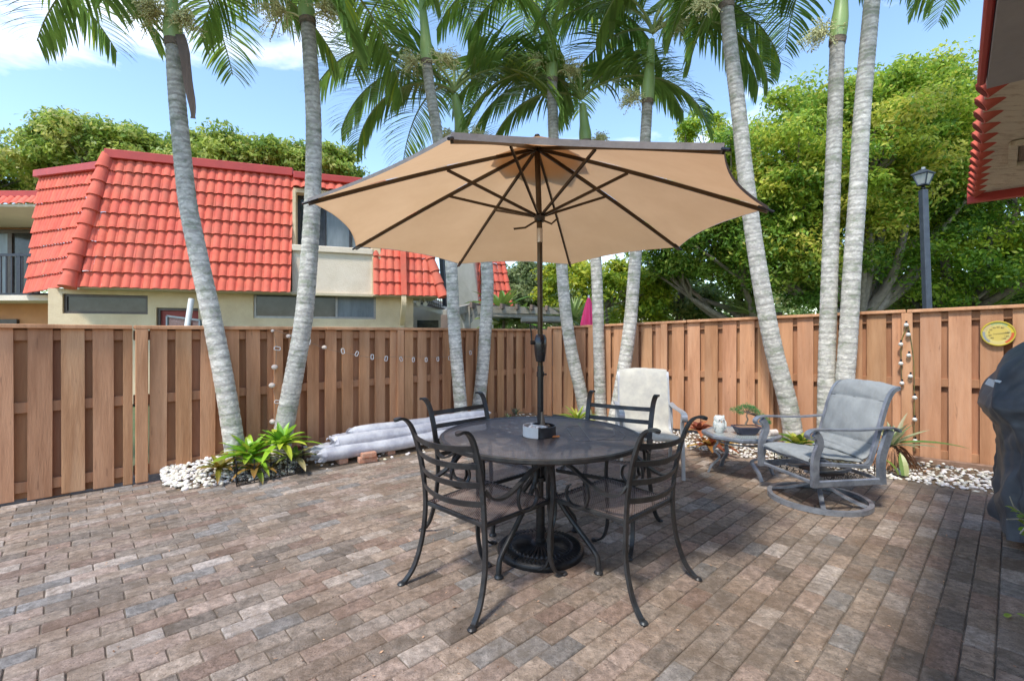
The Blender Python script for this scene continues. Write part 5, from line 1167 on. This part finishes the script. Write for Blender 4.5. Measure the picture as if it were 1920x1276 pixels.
house=thing('red_roof_house','cream stucco house with a steep red tiled mansard roof beyond the left fence','house',HP(2.5,1.5,0))
tA,tB=HT(132),HT(545); tC=HT(700); tD=HT(830)
# ground floor wall with openings
wl,wr=HT(90,WO_),HT(775,WO_); w1=(HT(117,WO_),HT(277,WO_)); w2=(HT(475,WO_),HT(705,WO_)); dd_=(HT(293,WO_),HT(372,WO_)); zs1,zh1=HZ(196,588,WO_),HZ(196,552,WO_); zs2,zh2=HZ(590,597,WO_),HZ(590,551,WO_); zdh=HZ(330,577,WO_)
m=MB(); T=.2
for (a,b,z0,z1) in [(wl,w1[0],0,zM),(w1[0],w1[1],0,zs1),(w1[0],w1[1],zh1,zM),(w1[1],dd_[0],0,zM),(dd_[0],dd_[1],zdh,zM),(dd_[1],w2[0],0,zM),(w2[0],w2[1],0,zs2),(w2[0],w2[1],zh2,zM),(w2[1],wr,0,zM)]:
    slab(m,a,b,WO_,WO_+T,z0,z1)
slab(m,wl,wl+.2,WO_+T,5.0,0,zM); slab(m,wr-.2,wr,WO_+T,6.0,0,zM)
m.build('ground_floor_wall',MT['stucco'],house,smooth=False)
def window(u0,u1,v0,v1,off,name,nb,panes,frame='alu',depth=.08,glass=None,label=None):
    t0,t1=HT(u0,off),HT(u1,off); um=(u0+u1)/2; z0,z1=HZ(um,v1,off),HZ(um,v0,off); fw=.045
    m=MB(); slab(m,t0,t1,off+depth-.03,off+depth+.03,z1-fw,z1); slab(m,t0,t1,off+depth-.03,off+depth+.03,z0,z0+fw); slab(m,t0,t0+fw,off+depth-.028,off+depth+.028,z0+fw,z1-fw); slab(m,t1-fw,t1,off+depth-.028,off+depth+.028,z0+fw,z1-fw)
    ed=[t0+fw+(t1-t0-2*fw)*i/nb for i in range(nb+1)]
    for x in ed[1:-1]: slab(m,x-.02,x+.02,off+depth-.026,off+depth+.026,z0+fw,z1-fw)
    f=m.build(name,MT[frame],house,smooth=False)
    for i in range(nb):
        m=MB(); slab(m,ed[i],ed[i+1],off+depth+.0,off+depth+.012,z0+fw,z1-fw); m.build('pane',MT[panes[i%len(panes)]],f,smooth=False)
    return f
window(117,277,552,588,WO_,'slot_window',1,['glass'],'bronze')
window(475,705,551,597,WO_,'ribbon_window',3,['glass','glass','curtain'])
m=MB(); slab(m,HT(520,WO_),HT(560,WO_),WO_+.25,WO_+.27,zs2,zh2); slab(m,HT(600,WO_),HT(640,WO_),WO_+.25,WO_+.27,zs2,zh2); m.build('curtain',MT['salmon'],house,smooth=False)
m=MB(); slab(m,dd_[0]+.05,dd_[1],WO_+.10,WO_+.14,0,zdh-.05); m.build('red_door',MT['reddoor'],house,smooth=False)
m=MB(); slab(m,dd_[0],dd_[0]+.05,WO_+.05,WO_+.13,0,zdh); slab(m,dd_[0]+.05,dd_[1],WO_+.05,WO_+.13,zdh-.05,zdh); m.build('door_frame',MT['bronze'],house,smooth=False)
# upper floor body, soffits, recess
m=MB(); slab(m,tA+.2,tD-.35,.80,5.0,zM+.13,zT-.10); m.build('upper_floor_wall',MT['stuccow'],house,smooth=False)
m=MB(); slab(m,tA+.05,tB,.02,WO_+.75,zM-.02,zM+.03); slab(m,tB,tC,.16,WO_+.8,zM-.03,zM+.02); slab(m,tC,tD-.05,.02,1.3,zM-.02,zM+.03); m.build('soffit',MT['soffit'],house,smooth=False)
m=MB(); slab(m,tA+.35,tD-.6,.62,5.0,zT-.02,zT+.04); m.build('flat_roof',MT['fascia'],house,smooth=False)
n1=.62
TLm=HP(tA+.36,n1,zT)
o,e_,u_,n_=tile_face(HP(tA,0,zM),HP(tB,0,zM),HP(tB,n1,zT),TLm,9,.155,'mansard_tiles',house,n_out=-hn)
# left return face
BLl=P(50,550,9.9); BLl.z=zM; TLl=P(76,331,10.35); hb=HP(tA,0,zM); TRl=hb.lerp(TLm,.90)
o,_,_,nl_=tile_face(BLl,hb,TRl,TLl,8,.150,'side_mansard_tiles',house,n_out=(-.3,-.9,0),bil=True)
m=MB(); a=TLm+Vector((-.05,-.02,.05)); b=HP(tA-.02,-.05,zM+.0); d=(b-a)/9
for i in range(9):
    p=a+d*i; q=a+d*(i+1); k=.92+.12*((i*7)%3)/2; m.tube([p,q+d*.06],[.10,.135],n=14,cap=True,col=(k,k,k))
m.build('hip_tiles',MT['tile'],house,ang=50)
for nm,(p,q,hh) in {'a':(HP(tA+.28,n1-.04,zT+.045),HP(tB-.02,n1-.04,zT+.045),.17),'b':(TLl+Vector((-.05,-.03,.04)),TRl+Vector((-.05,-.03,.06)),.15)}.items():
    m=MB(); m.beam(p,q,.14,hh,bev=.01); m.build('parapet_cap',MT['fascia'],house,smooth=False)
# gutter-like fascia and thin tile band over the recessed window
m=MB(); slab(m,tB,tC+.4,.45,.62,zT-.10,zT+.05,bev=.015); m.build('fascia',MT['fascia'],house,smooth=False)
tile_face(HP(tB,.42,zT-.30),HP(tC+.3,.42,zT-.30),HP(tC+.3,.55,zT-.10),HP(tB,.55,zT-.10),1,.172,'eave_tiles',house,n_out=-hn,lift=.03)
m=MB(); slab(m,tB,tC+.1,.46,.80,zT-.40,zT-.31); slab(m,tC-.02,tC+.16,.18,.80,zM+.02,zT-.4); slab(m,tB,tB+.06,.3,.80,zM+1.0,zT-.4); m.build('window_surround',MT['stucco'],house,smooth=False)
zw0=HZ(600,468,.72)
m=MB(); slab(m,tB+.005,tC-.02,.22,.80,zM+.02,zw0-.14); m.build('balcony_band',MT['stuccow'],house,smooth=False)
m=MB(); slab(m,tB+.004,tC+.0,.16,.82,zw0-.14,zw0-.01,bev=.012); m.build('band_ledge',MT['stuccow'],house,smooth=False)
m=MB(); z0,z1=zw0,zT-.41; a,b=tB+.06,tC-.02; fw=.06
for x in(a,a+(b-a)*.34,a+(b-a)*.69,b-fw): slab(m,x,x+fw*.8,.70,.76,z0,z1)
slab(m,a,b,.698,.762,z0,z0+fw); slab(m,a,b,.698,.762,z1-fw,z1); f=m.build('upper_window',MT['rail'],house,smooth=False)
for i,(x0,x1) in enumerate(((a+fw,a+(b-a)*.34),(a+(b-a)*.34+fw,a+(b-a)*.69),(a+(b-a)*.69+fw,b-fw))): m=MB(); slab(m,x0,x1,.73,.74,z0+fw,z1-fw); m.build('pane',MT['glass' if i==0 else 'curtain'],f,smooth=False)
# right mansard with hip and downpipe
tile_face(HP(tC,0,zM),HP(tD,0,zM),HP(tD-.75,n1,zT),HP(tC,n1,zT),9,.155,'right_mansard_tiles',house,n_out=-hn)
m=MB(); a=HP(tD-.75,n1-.02,zT); b=HP(tD+.0,-.04,zM); d=(b-a)/9
for i in range(9): m.tube([a+d*i,a+d*(i+1.06)],[.09,.12],n=12,cap=True)
m.build('hip_tiles',MT['tile'],house,ang=50)
m=MB(); tp_=HT(757,-.04); m.beam(HP(tp_,n1-.12,zT),HP(tp_,-.07,zM-.0),.12,.09,up=tuple(-hn)); m.build('downpipe',MT['tile'],house,smooth=False)
m=MB(); pz=HZ(757,553,0); m.tube(smooth_path([HP(tp_,-.06,zM),HP(tp_,-.05,zM-.20),HP(tp_,.10,zM-.42),HP(tp_,.33,zM-.60),HP(tp_,.38,zM-.75),HP(tp_,.38,.3)],4),1,flat=(.10,.07),up=tuple(he)); m.build('downpipe_elbow',MT['stucco'],house,smooth=False)
for k,(du) in enumerate((788,797)):
    c=HP(HT(du,.55),.55,zM-.05); m=MB(); m.tube([c+Vector((0,0,.03)),c-Vector((0,0,.03)),c+Vector((-.03+.05*k,-.09,-.10))],[.025,.03,.055],n=12); m.build('floodlight',MT['white'],house,ang=50)
# left wing: balcony, thin roof, glass door
wg=thing('balcony_wing','left wing of the neighbours with thin red roof, balcony railing and glass door','house wing',P(20,640,10.8).xy.to_3d())
def LB(mb,u0,u1,v0,v1,Y,dep,bev=0): 
    a,b=P(u0,v0,Y),P(u1,v1,Y); mb.box(((a.x+b.x)/2,Y+dep/2,(a.z+b.z)/2),(abs(b.x-a.x),dep,abs(a.z-b.z)),bev=bev)
m=MB(); LB(m,-160,76,357,369,10.6,.15,.01); m.build('roof_fascia',MT['fascia'],wg,smooth=False)
tile_face(P(-160,386,10.5),P(76,381,10.5),P(76,368,10.62),P(-160,371,10.62),1,.165,'roof_tiles',wg,n_out=(0,-1,0),lift=.03)
m=MB(); a=P(-160,388,10.55);m.box((-12.5,11.6,P(0,386,10.55).z+.0),(4.2,2.2,.06)); m.build('soffit',MT['soffit'],wg,smooth=False)
m=MB(); LB(m,-160,95,400,434,12.6,.15); LB(m,-200,-100,430,560,12.6,.15); m.build('upper_wall',MT['salmon'],wg,smooth=False)
m=MB(); 
for u0,u1 in((-100,-92),(14,22),(62,70)): LB(m,u0,u1,434,555,12.5,.08)
LB(m,-100,80,430,437,12.49,.10); f=m.build('glass_door',MT['bronze'],wg,smooth=False)
for u0,u1 in((-92,14),(22,62)): m=MB(); LB(m,u0,u1,437,555,12.54,.02); m.build('pane',MT['curtain' if u0<0 else 'glass'],f,smooth=False)
m=MB(); LB(m,-160,96,553,563,9.9,2.8); m.build('balcony_slab',MT['stuccow'],wg,smooth=False)
m=MB(); 
for u in list(range(-150,70,10)): LB(m,u,u+2.2,478,551,9.95,.02)
for u in(-90,32): LB(m,u,u+6,474,560,9.94,.05)
LB(m,-155,58,475,480,9.93,.06); LB(m,-155,90,549,553,9.93,.06); m.build('railing',MT['rail'],wg,smooth=False)
m=MB(); LB(m,-160,92,563,700,10.9,.15); m.build('lower_wall',MT['salmon'],wg,smooth=False)
m=MB(); LB(m,-60,31,598,640,10.83,.06); m.build('dark_hatch',MT['bronze'],wg,smooth=False)
# things leaning by the red door
t=thing('window_screen','grey framed window screen leaning by the red door of the house','window screen',HP(dd_[0]+.4,0,0))
q=[P(u,v,8.9) for u,v in((314,640),(314,592),(375,600),(378,640))]; q[0].z=q[3].z=.9; m=MB()
for i in range(4): m.beam(q[i],q[(i+1)%4],.05,.03)
m.build('frame',MT['curtain'],t,smooth=False)
m=MB(); m.poly(q); m.build('mesh',MT['chairmesh'],t,smooth=False)
m=MB(); m.tube([P(347,640,8.8),P(359,560,8.95)],.05,n=10); a=P(347,640,8.8); a.z=0; tag(m.build('white_pole',MT['white'],ang=50,loc=a),'white pole leaning beside the window screen and red door','pole')

# ------------------------------------------------------------------ next house and pergola
nh=thing('stucco_house','second house with pale stucco wall and red tiled mansard end behind the pergola','house',P(880,640,15).xy.to_3d())
def wallq(mb,pts,Y0,dep): mb.prism([P(u,v,y) for (u,v,y) in pts],(0,dep,0))
m=MB(); m.prism([P(836,578,14),P(898,575,15),P(884,470,15),P(836,470,14)],(.3,1.0,0)); m.build('upper_wall',MT['stuccow'],nh,smooth=False)
m=MB(); m.prism([P(768,700,13.6),P(905,700,15.2),P(905,574,15.2),P(836,575,13.9),P(768,548,13.3)],(.3,1.2,0)); m.build('lower_wall',MT['stuccow'],nh,smooth=False)
tile_face(P(901,578,15),P(912,570,17.2),P(912,420,17.5),P(872,400,15.3),10,.30,'return_tiles',nh,n_out=(-1,-.5,0))
tile_face(P(908,578,15.0),P(960,578,15.8),P(925,400,16.3),P(900,400,15.5),11,.22,'mansard_tiles',nh,n_out=(0,-1,0))
m=MB(); a=P(926,400,16.2); b=P(959,578,15.7); d=(b-a)/11
for i in range(11): m.tube([a+d*i,a+d*(i+1.05)],[.07,.10],n=10,cap=True)
m.build('hip_tiles',MT['tile'],nh,ang=50)
m=MB(); m.prism([P(822,470,13.2),P(832,470,13.4),P(836,580,13.4),P(830,580,13.2)],(.1,.1,0)); m.build('corner_post',MT['rail'],nh,smooth=False)
m=MB()
for i in range(13):
    q=i/12; u=790+44*q; m.beam(P(u,540+8*(1-q)+2,11.6+1.6*q),P(u,566+13*q,11.6+1.6*q),.025,.025)
m.beam(P(788,568,11.6),P(835,580,13.2),.05,.05); m.build('balcony_railing',MT['rail'],nh,smooth=False)
m=MB(); m.prism([P(773,567,11.7),P(834,584,13.0),P(834,590,13.0),P(773,574,11.7)],(.6,1.5,0)); m.build('balcony_slab',MT['stuccow'],nh,smooth=False)
m=MB(); m.prism([P(782,600,12.9),P(822,600,13.4),P(822,640,13.4),P(782,640,12.9)],(0,.05,0)); m.build('dark_window',MT['glass'],nh,smooth=False)
pg=thing('pergola','weathered timber pergola with braced posts behind the left fence','pergola',P(900,640,10.5).xy.to_3d())
m=MB(); m.beam(P(834,588,9.6),P(880,577,10.6),.10,.16); m.beam(P(870,579,10.5),P(1052,583,11.6),.10,.16); m.beam(P(874,586,10.5),P(1050,596,11.7),.10,.10); m.build('beam',MT['greywood'],pg,smooth=False)
for u,v,Y in((875,574,10.5),(835,590,9.6)):
    a=P(u,v,Y); b=a.copy(); b.z=0; m=MB(); m.beam(a,b,.16,.16); m.build('post',MT['greywood' if u>850 else 'oldwood'],pg,smooth=False)
for a,b in(((898,582,10.6),(878,604,10.5)),((864,582,10.3),(874,604,10.5)),((848,592,9.8),(836,604,9.6))): m=MB(); m.beam(P(*a),P(*b),.06,.10); m.build('brace',MT['greywood'],pg,smooth=False)
for i in range(7):
    q=i/6; a=P(885+165*q,576+6*q,10.6+1.1*q); m=MB(); m.beam(a+Vector((0,-.3,.04)),a+Vector((.5,2.2,.04)),.06,.12); m.build('rafter',MT['oldwood'],pg,smooth=False)
m=MB(); m.prism([P(905,590,10.7),P(985,592,11.2),P(985,594.5,11.2),P(905,594,10.7)],(.3,1.6,0)); m.build('translucent_sheet',MT['bluetarp'],pg,smooth=False)
sh=thing('garden_shed','small grey lidded timber box roof just behind the fence corner','shed',P(1015,640,9.5).xy.to_3d())
m=MB(); a,b=P(980,596,9.2),P(1052,604,9.2); m.box(((a.x+b.x)/2,9.6,a.z-.03),(b.x-a.x+.05,.9,.10),bev=.02); m.build('lid',MT['greywood'],sh,smooth=False)
m=MB(); m.box(((a.x+b.x)/2,9.6,.75),(b.x-a.x-.12,.7,1.42)); m.build('body',MT['oldwood'],sh,smooth=False)
cw=thing('rubber_hose','',None,(0,0,0)) if False else None

# ------------------------------------------------------------------ the house the photographer stands at
oh=thing('own_house','own house at the near right: tiled mansard eave, rough cream soffit, grey stucco above','house',(3.6,.6,0))
E1=Vector((2.93,3.01,2.22)); E2=Vector((-.42,-.55,2.22)); ed=(E1-E2).normalized(); en=Vector((ed.y,-ed.x,0)); E1=E1+en*.004; E2=E2+en*.004; Le=(E1-E2).length   # en points away from the yard
def OP(s,o_,z): p=E1-ed*s+en*o_; return Vector((p.x,p.y,z))
m=MB(); m.prism([OP(.03,.01,2.22),OP(1.86,.005,2.22),OP(1.86,4,2.22),OP(.03,4,2.22)],(0,0,.06)); m.build('rough_soffit',MT['creamrough'],oh,smooth=False)
m=MB(); m.prism([OP(1.863,.005,2.19),OP(Le,.005,2.19),OP(Le,4,2.19),OP(1.863,4,2.19)],(0,0,.09)); m.build('stucco_soffit',MT['greystucco'],oh,smooth=False)
m=MB(); m.prism([OP(.10,.0,2.17),OP(.10,3,2.17),OP(.02,3,2.17),OP(.02,.0,2.17)],(0,0,.0)) if False else m.beam(OP(.01,-.02,2.22),OP(.01,3.4,2.22),.05,.10); m.build('end_trim',MT['fascia'],oh,smooth=False)
m=MB(); m.beam(OP(1.86,-.008,2.225),OP(Le,-.008,2.225),.022,.04,bev=.006); m.build('edge_trim',MT['fascia'],oh,smooth=False)
o,_,_,_=tile_face(OP(0,.085,2.24),OP(Le,.085,2.24),OP(Le,.35,3.5),OP(0,.35,3.5),5,.172,'mansard_tiles',oh,n_out=-en,lift=.03)  # unseen roof slope, stopped low so it blocks less sun
m=MB()
for i in range(13):
    s_=.02+i*.142; m.tube([OP(s_+.06,-.004,2.215),OP(s_+.06,.05,2.25)],[.034,.034],n=12,cap=True,col=(.9,.85,.85)); m.tube([OP(s_+.06,-.006,2.212),OP(s_+.06,.01,2.225)],[.025,.025],n=10,cap=True,col=(.35,.3,.3))
m.build('eave_tile_ends',MT['tile'],oh,ang=40)
# recessed panel in the soffit
def onSo(u,v,z=2.22): Y=(CH-z)*F/(v-HV); return Vector(((u-CU)/F*Y,Y,z))
vp=[OP(.68,.16,2.212),OP(1.03,.14,2.212),OP(1.03,1.1,2.212),OP(.68,1.1,2.212)]
m=MB(); m.prism(vp,(0,0,.004)); m.build('soffit_panel',MT['vent'],oh,smooth=False)
m=MB()
for a,b in((OP(.66,.13,2.205),OP(.66,1.15,2.205)),(OP(1.05,.11,2.205),OP(1.05,1.15,2.205)),(OP(.66,.14,2.203),OP(1.05,.12,2.203)),(OP(.66,.42,2.203),OP(1.05,.40,2.203))): m.beam(a,b,.03,.02)
m.build('panel_trim',MT['creamrough'],oh,smooth=False)
m=MB(); m.prism([OP(.15,1.75,0),OP(Le,1.75,0),OP(Le,1.95,0),OP(.15,1.95,0)],(0,0,2.2)); m.build('wall',MT['stucco'],oh,smooth=False)
m=MB(); m.prism([OP(.3,.6,2.3),OP(Le-.3,.6,2.3),OP(Le-.3,4,2.3),OP(.3,4,2.3)],(0,0,1.25)); m.build('upper_floor',MT['greystucco'],oh,smooth=False)  # unseen storey, height cut down to let sun reach the paving
# ------------------------------------------------------------------ covered grill
gc=Vector((3.68,2.66,0)); t=thing('covered_grill','barbecue grill under a dark slate weather cover at the right edge','grill',gc)
gx=Vector((.80,-.60,0)).normalized(); gy=Vector((.60,.80,0)); ga=math.atan2(gx.y,gx.x)
outline=[(.10,0.63,.33),(.35,.63,.33),(.60,.64,.34),(.74,.65,.34),(.80,.69,.355),(.87,.725,.37),(.94,.715,.365),(1.02,.68,.35),(1.12,.62,.32),(1.22,.56,.27),(1.29,.46,.20),(1.31,.0,.0)]
def cov(a,b):
    x=b*(len(outline)-1); i=min(int(x),len(outline)-2); f=x-i; z=outline[i][0]*(1-f)+outline[i+1][0]*f; hx=outline[i][1]*(1-f)+outline[i+1][1]*f; hy=outline[i][2]*(1-f)+outline[i+1][2]*f
    th_=2*math.pi*a; c_,s_=math.cos(th_),math.sin(th_); pw=.42; px=hx*math.copysign(abs(c_)**pw,c_); py=hy*math.copysign(abs(s_)**pw,s_)
    low=max(0,1-z/.80); saw=lambda x: abs((x/math.pi)%1-.5)*2
    fold=(.040*saw(th_*5.5+1.2*z)**1.5+.020*saw(th_*12+3-2*z))*min(1,low*1.8)-.02*low
    ridge=.030*math.exp(-((((th_-3.6)*.9+(z-.9)*1.6)/.13)**2))+.022*math.exp(-((((th_-4.2)*.9-(z-.75)*1.9)/.10)**2))
    wr=ridge+mn.noise(Vector((px*3+z,py*3,z*3)))*.022+abs(mn.noise(Vector((px*8-z*7,py*8,z*5))))*.038
    k=1+(fold+wr)/max(.2,math.hypot(px,py)); zz=z+(.025*math.sin(th_*3+1) if z<.2 else 0)+wr*.4
    p=gc+gx*(px*k)+gy*(py*k); return Vector((p.x,p.y,zz))
m=MB(); m.grid(cov,180,70,closed_u=True); cv=m.build('cover',MT['cover'],t,ang=70)
m=MB()
for sx in(-1,1):
    for sy in(-1,1):
        p=gc+gx*(sx*.55)+gy*(sy*.26); m.beam(p+Vector((0,0,.05)),p+Vector((0,0,.6)),.045,.045)
m.build('cart_leg',MT['bronze'],t,smooth=False) if False else None
for sx in(-1,1):
    for sy in(-1,1):
        p=gc+gx*(sx*.54)+gy*(sy*.24); mm=MB(); mm.beam(p+Vector((0,0,.04)),p+Vector((0,0,.6)),.045,.045); mm.build('cart_leg',MT['curtain'],t,smooth=False)
        mm=MB(); mm.tube([p+Vector((0,0,.04))-gy*.015,p+Vector((0,0,.04))+gy*.015],.04,n=16); mm.build('caster',MT['plasticblack'],t,ang=40)
m=MB(); c=gc+Vector((0,0,.12)); m.box(c,(1.12,.50,.04),rz=ga); m.build('bottom_shelf',MT['oldwood'],t,smooth=False)
# printed mark on the cover: a small skewed white panel and stroke
def covp(a,b,o=.004): 
    p=cov(a,b); q=cov(a+.002,b); r_=cov(a,b+.004); n=(q-p).cross(r_-p).normalized(); 
    if n.dot(p-gc-Vector((0,0,.7)))<0: n=-n
    return p+n*o
m=MB()
def patch(a0,a1,b0,b1,k=6,sk=0): m.grid(lambda x,y: covp(a0+(a1-a0)*x+sk*y,b0+(b1-b0)*y),k,k)
best=(9e9,0,0)
for ia in range(360):
    for ib in range(20,66):
        p=cov(ia/360,ib/70); 
        if (p-gc).dot(gx*-1)<.2 or (p-gc).dot(gy)>.1: continue
        u_,v_=CU+F*p.x/p.y,HV-F*(p.z-CH)/p.y; dd2=(u_-1866)**2+(v_-722)**2
        if dd2<best[0]: best=(dd2,ia/360,ib/70)
_,A0,B0=best
patch(A0-.014,A0+.010,B0-.020,B0+.022); patch(A0+.012,A0+.045,B0+.012,B0+.024,10,.0)
m.build('printed_mark',MT['coverprint'],t)
# twig with leaves reaching in at the right edge, and fallen leaves
tb=Vector((2.62,2.22,0)); t=thing('twiggy_shrub','leafy twig of a small shrub poking in at the right edge before the grill','shrub',tb)
m=MB(); m.tube([tb,tb+Vector((0,0,.3)),tb+Vector((-.06,0,.55))],[.012,.010,.006],n=6)
tw=[[tb+Vector((-.06,0,.45)),P(1918,965,2.26),P(1900,948,2.24),P(1893,930,2.24)],[tb+Vector((-.03,0,.42)),P(1915,972,2.22),P(1888,973,2.2)],[tb+Vector((-.05,0,.50)),P(1925,985,2.2),P(1912,1000,2.2)]]
for q in tw: m.tube(q,[.006,.004,.003,.002][:len(q)],n=5)
m.build('twig',MT['greywood'],t)
m=MB(); r_=random.Random(4)
for u,v in((1910,970),(1916,976),(1905,960),(1914,995),(1918,1003),(1922,985),(1917,962),(1925,1000),(1930,970)):
    strap(m,P(u,v,2.22),r_.uniform(0,6.28),.045,R(r_.uniform(10,60)),R(-10),.024,(.16+.1*r_.random(),.30,.03),r_)
m.build('leaves',MT['plant'],t,smooth=True,ang=60)
for i,(u,v) in enumerate(((1886,1156),(1906,1150))):
    c=G(u,v,.012); m=MB(); strap(m,c,1.2+i*1.8,.045,R(15),R(-10),.022,(.30,.42,.05),r_); tag(m.build('fallen_leaf',MT['plant'],ang=60,loc=c),['yellow green fallen leaf on the pavers near the right edge, farther left','yellow green fallen leaf on the pavers, closest to the right edge'][i],'leaf')

# windblown specks and bits on the pavers
m=MB(); r_=random.Random(99)
for i in range(900):
    x,y=r_.uniform(-4.2,4.2),r_.uniform(1.4,5.2)
    if not inside(x,y,POLY): continue
    a=r_.uniform(0,6.28); l=r_.uniform(.003,.011); d=Vector((math.cos(a),math.sin(a),r_.uniform(-.1,.3)))*l; e=Vector((-math.sin(a),math.cos(a),r_.uniform(0,.3)))*l*r_.uniform(.25,.6); p=Vector((x,y,.0065)); k=r_.uniform(.6,2.8)
    m.poly([p-d,p+e,p+d,p-e],(k,k*1.05,k*1.1))
tag(m.build('paving_debris',MT['dryleaf'],smooth=False),'tiny pale and brown plant bits strewn over the brick paving','debris',kind='stuff')
